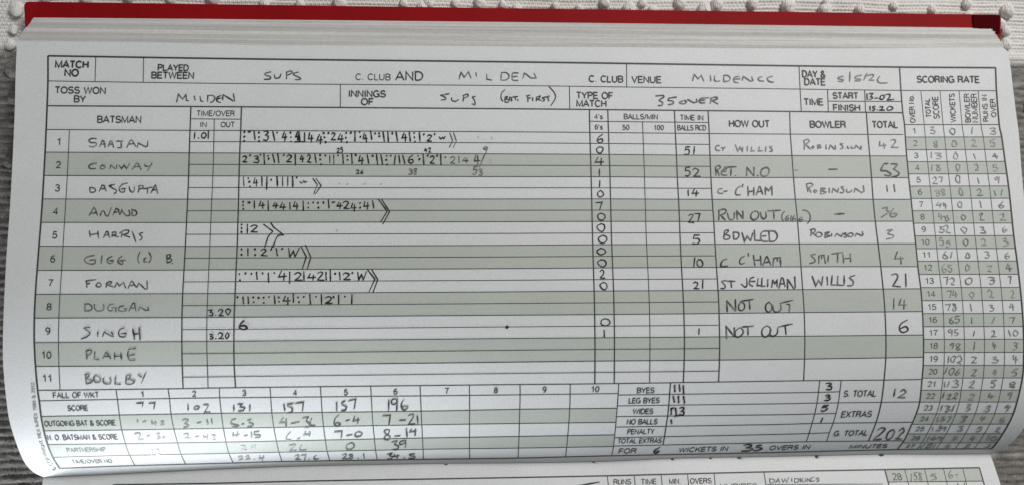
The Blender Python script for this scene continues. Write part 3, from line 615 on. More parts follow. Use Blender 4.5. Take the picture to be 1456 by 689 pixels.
Vv = {   # upright rules, top to bottom
 'left': C((68.4,79.7),(68.3,115.4),(67.2,150.7),(65.8,184.4),(64.3,216.5),(62.5,249.7),(60.6,283.1),(58.3,316.3),(55.6,349.6),(52.9,383.6),(50.5,417.6),(49,451.5),(48.9,486.3),(50.6,520.2),(53.7,554.2),(55.9,569.1),(58.6,591.3),(62.5,611.6),(67.8,631),(75.2,649.3),(84.9,664.9)),
 'right': C((1415.5,96.6),(1416.8,129.3),(1420.7,177.4),(1424.2,194.9),(1429,229.7),(1433.8,264.1),(1437.7,299.4),(1441.3,334.9),(1446,370.2),(1450.4,407.7),(1453.8,444.7),(1455.6,481.2),(1455.2,518.4),(1453.6,536.1),(1450.2,553.4),(1446,570.2),(1440.9,586.7),(1434,601.5),(1425.9,615.3),(1417.3,628.1),(1409.4,637.3)),
 'sr': C((1279,95.7),(1281,128.8),(1283.6,160.6),(1286,177.4),(1288.4,212.7),(1292,252.6),(1295.4,283.7),(1298.8,317.1),(1301.9,346.1),(1305.6,382.7),(1309.2,410.1),(1311.6,442.7),(1312.9,476.7),(1313,500),(1312.6,518),(1311,537.7),(1307.6,570.4),(1302.6,587.4),(1296.4,602),(1286.2,623.9),(1275.8,638.2)),
 'total': C((1231.8,160),(1234,191.3),(1236.6,221.8),(1239.2,252.6),(1241.4,283.5),(1244.5,314.8),(1248.4,346.1),(1252.3,378.5),(1255.7,410.1),(1258.2,442.7),(1259.5,475.9),(1259.3,509),(1256.9,539.4),(1253,570.9),(1245.4,600.2),(1234.8,625.9)),
 'bowler': C((1122.8,159),(1123.8,190.8),(1126,221.4),(1128.2,252.4),(1130.9,283.5),(1134,314.8),(1136.4,346.4),(1138.9,378),(1141.3,410.9),(1143.4,443.5),(1144.3,476.9),(1143.9,509),(1142.6,540.3)),
 'howout': C((1006.8,157.8),(1008.4,190),(1009.5,221),(1010.8,252.6),(1012.6,283.7),(1014.9,315),(1016.6,346.9),(1018.7,379.3),(1021,411.9),(1022.4,444.8),(1023.1,478),(1022.9,511.1),(1021.6,542.2)),
 'timein': C((959,157.4),(960.3,189.4),(961.8,220.5),(963,252.4),(964.8,283.7),(966.2,315),(967.4,346.9),(969,379.3),(970.9,411.9),(972.3,444.8),(973.1,478),(972.8,511),(971.5,543)),
 'fifty': C((913.6,173.5),(914.2,189.6),(916.4,252.4),(918.2,315),(919.3,346.9),(921,379.3),(922.5,411.9),(923.6,444.8),(924.1,478),(923.9,511),(923.5,543.4)),
 'balls': C((864.2,156.4),(865.2,188.8),(866.2,220),(867.4,252),(868.9,315),(869.8,346.9),(871.1,379.3),(872.4,412.6),(873.2,446),(873.6,478),(873.5,511),(873.2,544)),
 'fours': C((838,156),(838.7,188.4),(839.6,219.2),(840.5,250.5),(841.3,282.7),(842,314.5),(842.8,347.4),(843.8,380.1),(844.8,412.7),(845.5,446.7),(845.9,479.3),(845.9,512.4),(845.7,544.8)),
 'tally': C((343.4,152.4),(342.4,185.7),(341,217.8),(340,250.4),(339.3,283.3),(338.4,316.3),(337.4,349.7),(335.8,382.6),(334.4,416.3),(333,450.2),(332.6,484.4),(333,518.7),(334.9,550.3)),
 'out': C((304.8,169.8),(304.5,185.7),(303.8,217.8),(302.8,250.4),(301.3,283.5),(299.9,316.5),(298.5,349.9),(297,383.1),(295.5,416.5),(294.3,450.7),(294,484.4),(294.9,519.4),(295.9,551.2)),
 'in': C((271.6,152),(270.3,185.7),(269.2,217.8),(268.3,250.4),(266.9,283.6),(265.3,316.5),(263.7,349.9),(261.8,383.1),(259.9,416.5),(258.8,450.7),(258.6,484.4),(259.2,519.4),(260.4,551.6)),
 'num': C((98.8,185),(97.5,217),(95.9,249.7),(94,283),(91.9,316.3),(89.8,349.9),(87.8,383.1),(85.5,417),(83.8,451),(83.2,485.7),(83.9,519.8),(85.4,553.2)),
 'g1': C((165,553.2),(167,567),(169.8,589.2),(173.2,610.3),(178.4,629.9),(184.4,646.4),(191.9,661)),
 'g2': C((239,552.2),(241,566),(243.2,588),(247.3,609.2),(252.5,628.8),(257.5,645),(264,659)),
 'g3': C((312,550.6),(312.4,564.8),(314.7,586.8),(317.6,608),(321.3,627.6),(325.6,643.6),(331.5,657.2)),
 'g4': C((384,549.8),(384.8,564.2),(386.6,586.3),(389.3,606.8),(393,626.2),(396.7,642),(401,655.2)),
 'g5': C((455.5,549),(456.5,563.4),(458,585.4),(460,605.5),(462.5,624.8),(465.2,640.6),(469,654.2)),
 'g6': C((527,548.1),(527.8,562.7),(529,584.6),(530.4,604.2),(532.4,623.4),(534,639.2),(536.5,653.2)),
 'g7': C((597.2,547.4),(597.8,562),(598.7,583.7),(599.7,603),(600.7,621.8),(601.5,637.8),(602,652.1)),
 'g8': C((667.4,546.5),(667.5,561.2),(667.6,582.2),(667.5,602),(667.5,620.6),(667.5,636.9),(667.8,651.2)),
 'g9': C((739.3,545.8),(739.4,560.4),(739,581),(738.4,601),(737.9,619.5),(737.3,636),(736.5,650.2)),
 'g10': C((810.6,545.2),(810.6,559.4),(810,580.2),(808.8,600.2),(807.2,618.4),(805.7,635),(804,648.7)),
 'g11': C((879.9,544.5),(878.9,558.6),(877.4,579.5),(875.8,599.4),(874,617.2),(872.2,633.8),(869.6,647)),
 'x1': C((953.2,543.4),(952,560),(950.8,575.2),(949.2,591),(946.9,605.4),(944.7,620),(942.4,631.6)),
 'x2': C((1165.6,540.2),(1163.6,557),(1161.5,572.2),(1158.3,587.4),(1154.5,601),(1150.3,615.3),(1146.4,627)),
 'x3': C((1196,539.9),(1194,556),(1191.9,571.8),(1188.6,586.8),(1184.4,600.8),(1179,614.6),(1175.4,626.6)),
 'm1': C((136.3,81),(135.3,116.4)), 'm2': C((204.5,82),(203.7,117.3)), 'inn': C((484,120.2),(484,153)), 'type': C((809.6,122.9),(810.2,155.8)),
 'ven': C((891,90.6),(891,124)), 'day': C((1136,94),(1137.6,127),(1139.4,159.2)), 'st': C((1176.5,127.6),(1177.9,159.6)), 'sv': C((1229.3,128.2),(1230.8,160.2)),
}
lines = Ink(lift=0.00006)
def rule(pts, wd, tone=1.0, surf=None):
    (surf or lines).ribbon(smooth_path(pts, 4), wd, tone)
for k_, wd in {'top':2.4,'l2':1.1,'l3':1.8,'f6':1.5,'k11':1.25,'e2':1.0}.items(): rule(H[k_], wd)
for k_ in ['k%d' % i for i in range(11)]: rule(H[k_], 1.15)
for k_ in ['f1','f2','f3','f4','f5','e1','e3','e4','e5','e6']: rule(H[k_], 1.05)
for k_, wd in {'left':2.5,'right':2.2,'sr':1.8,'total':1.7,'bowler':1.5,'howout':1.7,'timein':1.7,'balls':1.7,'fours':1.8,'tally':1.9,'in':1.8,'x1':1.6}.items(): rule(Vv[k_], wd)
for k_ in ['fifty','out','num','g1','g2','g3','g4','g5','g6','g7','g8','g9','g10','g11','x2','x3','m1','m2','inn','type','ven','day','st','sv']: rule(Vv[k_], 1.15)
def at_x(name, x): p = H[name]; return float(np.interp(x, p[:,0], p[:,1]))
def v_at(name, y): p = Vv[name]; return float(np.interp(y, p[:,1], p[:,0]))
for i in range(11):                                   # half-row rules: the two time columns, then tally to balls received
    a_, c_ = H['k%d' % i], H['k%d' % (i+1)]
    xs_ = np.linspace(v_at('in', at_x('k%d' % i, 265)+16), v_at('howout', at_x('k%d' % i, 1015)+16), 12)
    ym = [(at_x('k%d' % i, x)+at_x('k%d' % (i+1), x))/2 for x in xs_]
    rule(np.stack([xs_, ym], 1), 1.0)
for p in [((1177.2,144.2),(1281.9,144.6)), ((272.2,169.2),(343,169.8)), ((838.4,172.7),(864.6,173),(959.6,174),(1007.4,174.4)), ((1286,177.4),(1420.7,177.4))]: rule(C(*p), 1.0)
SRY = [177.4,194.9,212.7,229.7,247.1,264.5,282.0,299.6,317.1,334.9,352.7,370.3,389.0,407.7,426.2,444.7,463.2,481.2,499.9,518.4,536.3,553.6,570.4,587,601.8,615.6,628.4,637.9]
for y in SRY[1:-1]: rule(C((v_at('sr', y+.2), y+.3), (v_at('right', y), y)), 0.95, .92)
for fr in (.2,.4,.6,.8):
    ys = [128.9]+SRY; rule(np.array([(v_at('sr', y)+(v_at('right', y)-v_at('sr', y))*(fr+.008), y) for y in ys]), 0.95, .86)
lines.build('ruled_lines', PRINT, upper_page)

# ---- tinted bands
band = Ink(lift=0.00002)
def tint(top, bot, xl, xr, n=60):
    y = np.linspace(0, 1, 5); A_ = []; B_ = []
    for t in np.linspace(0, 1, n):
        xt = xl(0)+(xr(0)-xl(0))*t; xb = xl(1)+(xr(1)-xl(1))*t; A_.append((xt, top(xt))); B_.append((xb, bot(xb)))
    band.piece(); band.quad(A_, B_, rows=6)
def hrow(a_, b_, L_, R_):
    ya, yb = H[a_], H[b_]
    tint(lambda x: at_x(a_, x), lambda x: at_x(b_, x), lambda e: v_at(L_, (ya if e == 0 else yb)[0][1]), lambda e: v_at(R_, (ya if e == 0 else yb)[-1][1]))
for i in (1,3,5,7,9): hrow('k%d' % i, 'k%d' % (i+1), 'left', 'sr')
hrow('f2', 'f3', 'left', 'g11'); hrow('f4', 'f5', 'left', 'g11')
for i in range(1, 27, 2):
    y0, y1 = SRY[i], SRY[i+1]; tint(lambda x: y0, lambda x: y1, lambda e: v_at('sr', (y0, y1)[e]), lambda e: v_at('right', (y0, y1)[e]), 14)
band.build('tinted_band', BAND, upper_page)

# ---- printed lettering
pt = Ink(lift=0.00009); T = lambda *a_, **k_: print_text(pt, *a_, **k_)
T('a','MATCH',301,482,368,370,34,2.5); T('a','NO',352,428,414,415,35,2.5)
T('a','TOSS WON',300,577,507,511,33); T('a','BY',403,467,556,557,33); T('a','BATSMAN',530,770,668,669,34,1.8)
T('a','PLAYED',860,1027,384,386,31); T('a','BETWEEN',825,1057,426,428,32); T('a','TIME/OVER',1072,1278,631,632,27,1.15)
T('e','IN',1090,1127,41,41,26,1.15); T('e','OUT',1203,1278,41,41,26,1.15)
T('b','C. CLUB',558,748,435,437,32,1.2); T('b','AND',775,925,437,438,46,2.0); T('b','INNINGS',520,722,527,529,33); T('b','OF',588,655,571,572,33)
T('c','C. CLUB',450,635,446,449,33); T('c','VENUE',683,843,450,452,33); T('c','TYPE OF',382,580,536,539,33); T('c','MATCH',382,545,580,582,33)
T('g',"4's",480,525,73,74,24,1.15); T('g','BALLS/MIN',640,825,74,76,26,1.2); T('g','TIME IN',947,1073,79,81,26,1.2); T('g',"6's",482,525,130,131,24,1.15)
T('g','50',632,670,133,133,25,1.15); T('g','100',803,857,134,134,25,1.15); T('g','BALLS RCD',932,1087,135,136,26,1.15); T('g','HOW OUT',1213,1433,116,118,34,1.7)
T('d','DAY &',248,375,420,422,34); T('d','DATE',260,373,463,464,34); T('d','TIME',258,362,572,573,33); T('d','START',415,552,537,538,31); T('d','FINISH',417,563,602,603,31)
T('d','SCORING RATE',873,1212,449,451,33); T('h','BOWLER',290,485,120,121,33); T('h','TOTAL',630,768,121,122,33)
for tx, x, ya, yb, hh in [('OVER No.',822,445,258,32),('TOTAL',928,408,283,30),('SCORE',984,418,270,36),('WICKETS',1094,440,250,33),('BOWLER',1192,443,250,32),('NUMBER',1242,443,250,36),('RUNS IN',1310,437,258,31),('OVER',1363,407,285,30)]:
    T('x',tx,x+6,x-6,ya,yb,h=hh,weight=1.1,rot=True)
for r_, n_, x, y in [('e','1',322,122),('e','2',318,247),('e','3',313,373),('e','4',303,500),('e','5',298,628),('i','6',287,105),('i','7',275,235),('i','8',268,365),('i','9',262,496),('i','10',254,628),('m','11',259,108)]:
    wd = 13 if len(n_) == 1 else 27; T(r_,n_,x-wd,x+wd,y+17,h=34,weight=1.6)
T('m','FALL OF WKT',290,540,214,212,28,1.2); T('m','SCORE',370,480,283,282,26,1.2); T('m','OUTGOING BAT & SCORE',245,630,367,362,26,1.2); T('m','N. O. BATSMAN & SCORE',262,643,443,439,26,1.2)
T('m','PARTNERSHIP',368,580,509,505,21,1.0,tone=.72); T('m','TIME/OVER NO',398,615,570,565,18,1.0,tone=.72)
for r_, n_, x, y in [('m','1',777,195),('m','2',1058,192),('n','3',105,188),('n','4',382,186),('n','5',658,184),('n','6',928,180),('n','7',1207,176),('P','8',705,554),('o','9',207,168)]:
    s_ = ZS[r_][2]/3.829; T(r_,n_,x-10*s_,x+10*s_,y+14*s_,h=28*s_,weight=1.4)
T('o','10',460,505,180,h=28,weight=1.4)
T('o','BYES',710,805,186,185,27,1.25); T('o','LEG BYES',665,832,242,240,27,1.25); T('o','WIDES',688,798,300,299,26,1.25); T('o','NO BALLS',655,820,357,355,26,1.25)
T('o','PENALTY',657,803,410,408,25,1.2); T('o','TOTAL EXTRAS',605,843,460,457,23,1.2); T('o','FOR',608,705,515,513,24,1.3); T('o','WICKETS IN',935,1203,508,500,22,1.3)
T('p','OVERS IN',65,285,496,491,21,1.3); T('p','MINUTES',500,705,488,484,18,1.2); T('p','S. TOTAL',472,648,206,204,31,1.35); T('p','EXTRAS',457,622,318,315,30,1.35); T('p','G. TOTAL',415,600,420,416,26,1.4)
cp = smooth_path([zp('aa', *q) for q in [(192,634),(160,590),(136,540),(120,490),(106,440),(95,390),(88,340),(81,280),(76,220),(72,165)]], 1.0)
cd = np.concatenate([[0], np.cumsum(np.hypot(*np.diff(cp, axis=0).T))]); pt.piece(); txt = 'c COPYRIGHT REX IMPEX 1980 & 2012'
wt = sum(PR[ch][0] for ch in txt)+.14*(len(txt)-1); pos = 0
def on_path(t): d_ = t*cd[-1]; return np.array([np.interp(d_, cd, cp[:,0]), np.interp(d_, cd, cp[:,1])])
for ch in txt:
    gw, st_ = PR[ch]
    for pl in st_:
        q = []
        for gx, gy in pl:
            t = (pos+gx)/wt; b0 = on_path(t); d_ = on_path(min(1, t+.02))-on_path(max(0, t-.02)); d_ /= np.hypot(*d_); q.append(b0 + np.array([d_[1], -d_[0]])*gy*4.6)
        pt.ribbon(q, .8, .6)
    pos += gw+.14
for i in range(27):
    y0, y1 = SRY[i], SRY[i+1]; ym = (y0+y1)/2; hgt = (y1-y0)*.41; xl = v_at('sr', ym); cw = (v_at('right', ym)-xl)/5
    n_ = str(i+1); hw_ = 2.9 if len(n_) == 1 else 6.0; T('P', n_, xl+cw*.5-hw_, xl+cw*.5+hw_, ym+hgt/2, h=hgt, weight=1.05, tone=.8)
pt.build('printed_word', PRINT, upper_page)

# ---- handwriting, one mesh for each block of the form
def section(): return Ink(lift=0.00013)
I_ = section(); hd = lambda *a_, **k_: hand(I_, *a_, **k_)
tr = lambda *a_: trace(I_, *a_)
tr('d1',.86,1.65,'~1058,128 1000,142 1005,160 1050,178 1050,200 990,205|~1095,158 1105,190 1145,188 1165,150|1220,200 1222,130;~1215,130 1265,118 1280,135 1225,165|~1345,130 1295,142 1300,160 1360,190 1362,205 1310,205')
tr('d1',.90,1.7,'85,438 100,355;100,355 145,410 180,362;~180,362 185,418 205,425|262,375 275,418|325,380 335,430;335,430 358,435|405,375 405,435;~400,375 455,370 480,400 455,435 430,442|~545,372 505,390 500,430 540,445;505,408 550,398|560,420 565,362;565,362 670,430 680,428;682,428 668,352')
tr('d2',.80,1.5,'328,175 350,95;350,95 385,155 430,95 460,165|512,100 518,145|630,120 632,175 685,185|790,105 785,185;~788,102 845,105 875,145 845,180 790,188|~975,108 915,110 905,150 915,185 970,190;905,148 965,142|1025,165 1040,105;1040,105 1110,160 1165,165;1170,165 1145,110')
tr('d2',.90,1.6,'220,335 125,350;~125,350 175,372 182,392 135,402|~250,375 248,405 290,418 325,395|372,418 380,352;~368,355 415,340 428,362 380,385|~505,365 475,370 495,405 505,450 470,445')
tr('d2',1.0,1.55,'~825,292 790,330 788,385 808,415|830,368 830,420;~828,368 855,368 835,390;~835,390 870,400 860,425 828,425|870,420 880,372 900,375 905,418;875,400 905,395|910,370 970,365;940,370 945,400;968,395 970,412|1075,360 1080,420;1060,358 1100,348;1075,385 1110,378|1130,375 1132,412|1172,415 1172,370;~1170,372 1210,360 1200,385 1175,392;1180,392 1225,408|~1262,370 1235,380 1262,400 1240,415|1250,375 1315,360;1295,368 1305,415|~1310,258 1365,320 1378,380 1330,465')
tr('d3',.80,1.5,'472,182 488,115;488,115 530,165 560,125 590,188|655,125 660,188|700,130 695,175;~695,175 715,188 755,185|795,130 795,190;~790,128 840,130 862,160 840,185 795,192|~955,135 905,150 900,190 945,205;900,168 965,162|985,180 995,135;995,135 1065,185 1092,188;1095,185 1085,140|~1190,138 1150,155 1165,182 1210,185|~1300,135 1245,155 1265,190 1308,198')
tr('d3',.92,1.75,'90,340 165,332;~165,332 175,350 125,385 160,405 155,435 115,440|305,352 225,362;~225,362 220,385 265,395 270,420 220,432|~370,392 340,400 340,415 385,420 410,400 385,385|420,375 480,410 520,405;520,405 510,370|~640,358 560,365 540,390 560,412 600,410;550,385 605,380|655,415 665,358;~655,365 710,352 725,372 672,388;675,388 735,425')
tr('x',.70,1.6,'350,135 318,140;~318,140 312,150 345,158 345,168 312,168|392,105 390,172|470,128 430,135;~430,135 428,148 462,155 460,165 425,165|505,115 485,160|~510,130 540,122 548,135 520,160;520,160 552,162|~590,135 575,160 590,178 640,178')
I_.build('match_detail', PENCIL, upper_page)

I_ = section()
for r_, tn, tx in [
 ('n1',.80,'~190,85 150,82 115,100 135,122 180,125 190,145 160,165 120,158|220,165 245,105 262,110 275,172;228,142 275,135|305,162 325,110 340,110 358,170;310,142 352,138|385,110 450,108;~428,110 432,150 425,172 395,172;425,172 442,175|487,172 520,100 540,100 575,162;500,140 560,132|590,172 600,128;600,128 672,165 690,160;690,160 692,108'),
 ('n1',.80,'~192,322 150,330 115,355 130,378 185,378|~260,345 232,352 228,375 255,382 275,365 262,347 240,345|320,380 330,342;330,342 372,378 388,370 388,345|410,345 435,378 462,345 485,378 515,330|540,385 582,325 600,330 628,388;555,362 615,355|660,335 668,355 700,355;735,322 690,398'),
 ('n1',.88,'122,562 130,610;~122,562 165,570 182,590 165,608 130,612|218,600 245,542 265,545 285,598;228,578 275,572|370,532 310,545;~310,545 350,570 385,590 380,612 362,622|~495,520 445,530 412,572 425,605 460,608 468,585;430,578 475,575|~510,555 520,595 545,610 562,590 560,558|600,610 608,545;~600,548 640,545 648,565 610,582|650,575 735,560;690,570 690,620|722,615 765,540 770,545 790,620;735,592 785,582'),
 ('n2',.88,'108,165 150,95 160,105 180,165;115,150 175,140|208,170 218,128;~218,128 240,130 255,162 280,165 305,95|318,165 345,105 370,115 378,160;325,140 375,132|385,160 398,115;~398,115 420,150 445,168 470,160 462,115|490,115 488,168;~485,112 520,125 532,150 510,168 485,165'),
 ('n2',.86,'108,300 118,358;115,338 190,325;185,305 192,365|235,362 262,308 275,312 290,362;242,342 285,335|312,358 315,312;~312,318 345,315 345,335 320,342;322,342 370,355|395,358 400,305;~380,322 420,298 460,300 450,325 405,338;410,338 472,358|490,305 525,400|~585,318 555,330 575,352 575,375 555,385'),
 ('n2',.78,'~155,515 100,525 65,550 85,580 130,592 160,585 162,560;110,560 165,550|222,515 215,588|~310,525 280,540 268,565 290,588 320,575 322,560;290,562 325,560|~405,522 375,540 365,570 385,592 405,590 410,562;370,565 435,558'),
 ('n2',.84,'~562,485 545,520 542,555 555,582|~615,538 598,548 598,570 622,572|~640,490 658,520 658,550 640,578'),
 ('n2',1.0,'800,510 802,580;~798,512 828,510 828,530 800,545;~800,545 840,548 838,568 802,582|848,590 853,590'),
 ('n3',.86,'128,90 130,155;118,92 222,78;128,122 160,115|~262,112 235,112 222,138 240,150 265,145 268,122 250,110|318,155 330,110;~318,118 355,98 375,108 350,125 325,130;335,130 390,150|405,155 425,108;425,108 450,140 490,105 510,160|535,165 565,95 580,100 612,150;545,140 600,128|620,155 640,112;640,112 700,172 722,172;722,172 720,92'),
 ('n3',.76,'112,318 112,385;~105,318 150,318 182,345 170,375 112,388|~205,320 208,360 235,385 285,378 298,350 290,318|~390,318 350,330 335,362 355,385 385,380;375,355 415,352 412,395|~495,335 455,345 440,372 465,388 520,385;495,365 525,365|540,390 580,312 598,312 612,388;555,362 608,352|638,388 648,345;648,345 705,380 735,378 728,345'),
 ('n3',.84,'160,545 100,552;~100,552 150,590 160,610 130,640 75,660|235,588 238,640|285,638 298,590;298,590 370,632 390,638;390,638 370,590|~500,550 455,568 440,600 455,635 500,640 515,618;470,605 520,605'),
 ('n4',.84,'162,118 175,225;~158,120 215,108 235,125 215,165 175,175|275,132 270,225;270,225 335,235|380,220 420,142 440,145 485,220;395,195 475,185|530,145 535,230;530,190 625,185;615,145 625,235|~712,120 705,180 735,240 805,238;720,95 810,85;712,180 800,165'),
 ('n4',.80,'150,425 165,545;~145,425 190,420 205,445 160,475;~160,480 235,500 240,525 170,548|~305,440 270,450 265,500 290,530 340,520 350,490 325,450 295,440|~390,475 385,520 420,545 475,545 485,520 470,465|545,455 540,548;540,548 610,550|688,440 680,545;~685,442 730,435 735,465 700,490;~700,490 780,505 790,530 740,555 680,545|840,425 890,465;940,405 885,540')]: tr(r_, tn, 1.7, tx)
for q in ('580,562 598,665','590,615 650,605','642,548 652,668'): stroke(I_, [zp('n3', *map(float, t.split(','))) for t in q.split()], 2.4, 1.0, 0)
I_.build('batsman_name', PENCIL, upper_page)

I_ = section(); PIECES = False
PENW = 2.0
def st(r, pts, wd=PENW, tone=1.0, flag=0): stroke(I_, [zp(r, *q) for q in pts], wd, tone, flag, taper=.1)
def dots(r, pts, rad=1.45):
    for q in pts: x, y = zp(r, *q); I_.dot(x, y, rad*random.uniform(.85, 1.2))
def gl(r, ch, x0, x1, ya, yb, wd=PENW, tone=1.0): hand(I_, r, ch, x0, x1, yb, h=yb-ya, wd=wd, tone=tone, jit=.035, new=PIECES)
hd('e','1.01',1055,1140,105,105,38,wd=2.0,tone=1.0); hd('i','3.20',1137,1253,413,409,33,wd=1.9,tone=1.0); hd('i','3.20',1140,1248,541,537,34,wd=1.9,tone=1.0)
trace(I_,'x',1.0,1.75,'505,250 508,292|~520,250 545,250 530,268 545,280 520,292|558,282 578,280|~600,262 592,285 612,288 622,268 608,260|~630,258 655,255 658,270 640,292;640,293 685,290')
trace(I_,'x',1.0,1.7,'525,335 527,362|~560,335 545,338 545,345 558,352 552,362 540,362|572,360 577,360|~590,340 612,338 605,355 588,362;588,362 625,362|~655,335 640,350 645,362 670,358 678,345 660,335'); I_.piece()
# first innings line
dots('q',[(122,262),(122,307),(120,350),(165,260),(178,258),(265,268),(265,312),(267,352),(443,268),(575,268),(578,312),(580,355),(898,272),(908,315),(917,360),(945,272),(1120,272),(1117,318),(1125,362),(1165,270),(1250,262),(1258,308)])
for p in [((217,252),(227,335)),((400,255),(420,345)),((712,268),(712,360)),((1205,258),(1205,350)),((1358,250),(1370,335))]: st('q',p,2.1)
gl('q','3',305,355,255,345); gl('q','4',487,535,265,350); gl('q','4',615,660,265,340,2.5); st('q',[(655,262),(664,355)],2.9); st('q',[(615,358),(715,357)],1.8); gl('q','4',742,800,270,365); gl('q','4',828,885,280,375); gl('q','2',968,1018,270,340); gl('q','4',1035,1088,275,365); gl('q','4',1285,1330,268,365)
dots('r',[(163,275),(200,275),(203,303),(330,275),(545,272),(547,315),(553,357),(640,285),(745,283)])
for p in [((240,262),(255,360)),((287,262),(293,360)),((368,265),(382,350)),((497,262),(507,350)),((595,260),(602,350))]: st('r',p,2.1)
gl('r','4',425,478,262,355); gl('r','2',665,715,280,352); st('r',[(790,310),(808,330),(822,312),(835,328),(848,305)],1.7,flag=1)
# second line
I_.piece()
dots('q',[(180,490),(280,485),(355,495),(360,525),(508,487),(863,490),(865,530),(873,577),(915,493),(1040,490),(1130,495),(1133,535),(1213,487)])
for p in [((313,475),(320,580)),((400,480),(418,560)),((448,470),(460,562)),((620,480),(622,585)),((812,480),(825,562)),((1085,483),(1092,570)),((1172,478),(1178,570)),((1325,485),(1340,570))]: st('q',p,2.0)
for p in [((958,490),(960,565)),((997,485),(998,572))]: st('q',p,1.4,.9)
for ch,a0,a1,y0,y1 in [('2',100,150,485,558),('3',212,260,485,560),('2',525,585,480,558),('4',665,705,485,555),('2',735,778,480,560),('4',1238,1290,490,575)]: gl('q',ch,a0,a1,y0,y1)
dots('r',[(138,495),(275,495),(272,535),(278,580),(315,492),(583,497),(597,528),(678,492),(768,493)])
for p in [((175,480),(187,580)),((218,483),(237,583)),((360,490),(350,582)),((395,490),(405,568)),((432,488),(455,572)),((632,480),(640,583)),((803,480),(808,578))]: st('r',p,2.0)
gl('r','6',483,540,485,568); gl('r','2',695,745,495,570)
# third to ninth lines
I_.piece()
st('s',[(95,10),(100,85)],1.4,.9); dots('s',[(137,22),(145,50),(150,88),(325,35),(537,15)]); gl('s','4',180,215,20,85,1.6)
for p,wd in [(((248,10),(250,85)),1.9),(((290,12),(288,115)),2.1),(((373,8),(378,85)),2.4),(((420,12),(420,85)),1.5),(((463,10),(463,85)),1.5),(((502,8),(505,92)),2.4)]: st('s',p,wd)
st('s',[(562,48),(580,62),(595,42),(605,55),(620,48)],1.5,flag=1)
I_.piece(); dots('s',[(93,218),(93,245),(95,275),(138,222),(149,222),(632,228),(633,265),(672,222),(713,225),(717,265),(758,222),(835,222),(848,218),(1060,228),(1062,265)],1.4)
for p in [((185,208),(187,272)),((300,210),(302,285)),((480,222),(482,278)),((590,210),(593,290)),((798,200),(805,270)),((1165,208),(1175,270))]: st('s',p,1.9)
for ch,a0,a1,y0,y1 in [('4',218,275,205,272),('4',332,382,212,270),('4',392,445,215,285),('4',507,555,210,280),('4',865,910,212,275),('2',920,972,215,275),('4',980,1030,220,295),('4',1088,1142,208,280)]: gl('s',ch,a0,a1,y0,y1,1.9)
st('s',[(1212,195),(1285,295),(1230,385)],1.8); st('s',[(1238,195),(1305,298),(1250,400)],1.8)
I_.piece(); dots('s',[(80,405),(80,435),(80,465)],1.5); st('s',[(128,402),(128,475)],1.9); gl('s','2',147,212,410,468,1.9)
I_.piece(); st('s',[(262,402),(340,460)],1.7); st('s',[(340,460),(300,505),(272,590)],1.7,flag=1); st('t',[(250,0),(230,45)],1.6); st('s',[(322,390),(345,425),(430,490)],1.7); st('s',[(430,490),(378,500),(340,590)],1.7,flag=1); st('t',[(308,0),(270,75)],1.6)
I_.piece(); dots('t',[(67,68),(67,105),(160,68),(163,107),(276,70),(352,65)]); st('t',[(112,62),(112,112)],1.9); st('t',[(310,62),(318,112)],1.9); gl('t','2',198,245,62,113,1.9); gl('t','W',388,463,60,122,1.9)
st('t',[(482,45),(520,120),(492,205)],1.7); st('t',[(515,38),(552,122),(527,205)],1.7)
I_.piece(); dots('t',[(52,240),(57,283),(95,235),(137,238),(215,235),(297,232),(722,237),(843,232)])
for p in [((172,225),(177,277)),((255,232),(257,298)),((405,225),(403,305)),((503,222),(505,290)),((658,225),(660,282)),((688,210),(690,290)),((752,225),(757,278))]: st('t',p,2.0)
for ch,a0,a1,y0,y1 in [('4',325,380,222,285),('2',428,490,225,285),('4',527,585,225,285),('2',592,640,225,283),('2',775,830,228,280),('W',873,937,222,282)]: gl('t',ch,a0,a1,y0,y1,2.0)
st('t',[(948,208),(1000,275),(960,362)],1.8); st('t',[(978,208),(1020,278),(988,365)],1.8)
I_.piece(); dots('t',[(40,402),(150,403),(153,437),(187,405),(222,405),(223,440),(260,400),(328,402),(330,432),(462,402),(470,435),(503,398),(588,398),(712,400),(790,397)])
for p in [((77,400),(82,447)),((113,398),(117,447)),((297,390),(302,447)),((430,378),(430,437)),((545,382),(550,450)),((625,382),(628,452)),((747,385),(747,448)),((840,382),(838,448))]: st('t',p,2.1)
gl('t','4',352,412,392,455,2.0); gl('t','2',647,702,395,445,2.0); I_.piece(); gl('t','6',45,110,553,628,2.6); I_.piece(); I_.dot(721,464.3,2.5); I_.piece()
gl('q','25',1025,1090,412,460,1.5); I_.piece(); gl('r','42',645,710,418,460,1.5); I_.piece(); gl('q','26',1215,1285,632,670,1.5)
I_.build('bowling_mark', PEN, upper_page)

I_ = section()
st('r',[(893,268),(920,345),(890,410)],1.5,.8); st('r',[(930,268),(958,350),(928,410)],1.5,.8); I_.piece(); st('s',[(670,22),(707,75),(678,150)],1.6,.9); st('s',[(695,22),(738,82),(692,152)],1.6,.9)
I_.piece(); dots('r',[(850,508)],1.1); gl('r','2',895,950,497,570,1.7,.82); st('r',[(982,497),(985,562)],1.6,.8); gl('r','4',1015,1078,505,565,1.7,.82); gl('r','4',1130,1190,480,590,1.8,.85); st('r',[(1235,480),(1185,605)],1.6,.8)
I_.piece(); gl('r','9',1215,1262,405,465,2.0,.7); I_.piece(); gl('r','38',485,570,625,680,1.5,.8); I_.piece(); gl('r','53',1115,1215,610,680,2.0,.72)
I_.piece()
for q in [(890,65),(957,68),(1098,65),(1235,68),(868,452)]: x_, y_ = zp('s', *q); I_.dot(x_, y_, 1.4, .2)
for q in [((1170,300),(1176,320)),((1300,305),(1306,330)),((1290,520),(1296,560))]: st('r',q,1.3,.18)
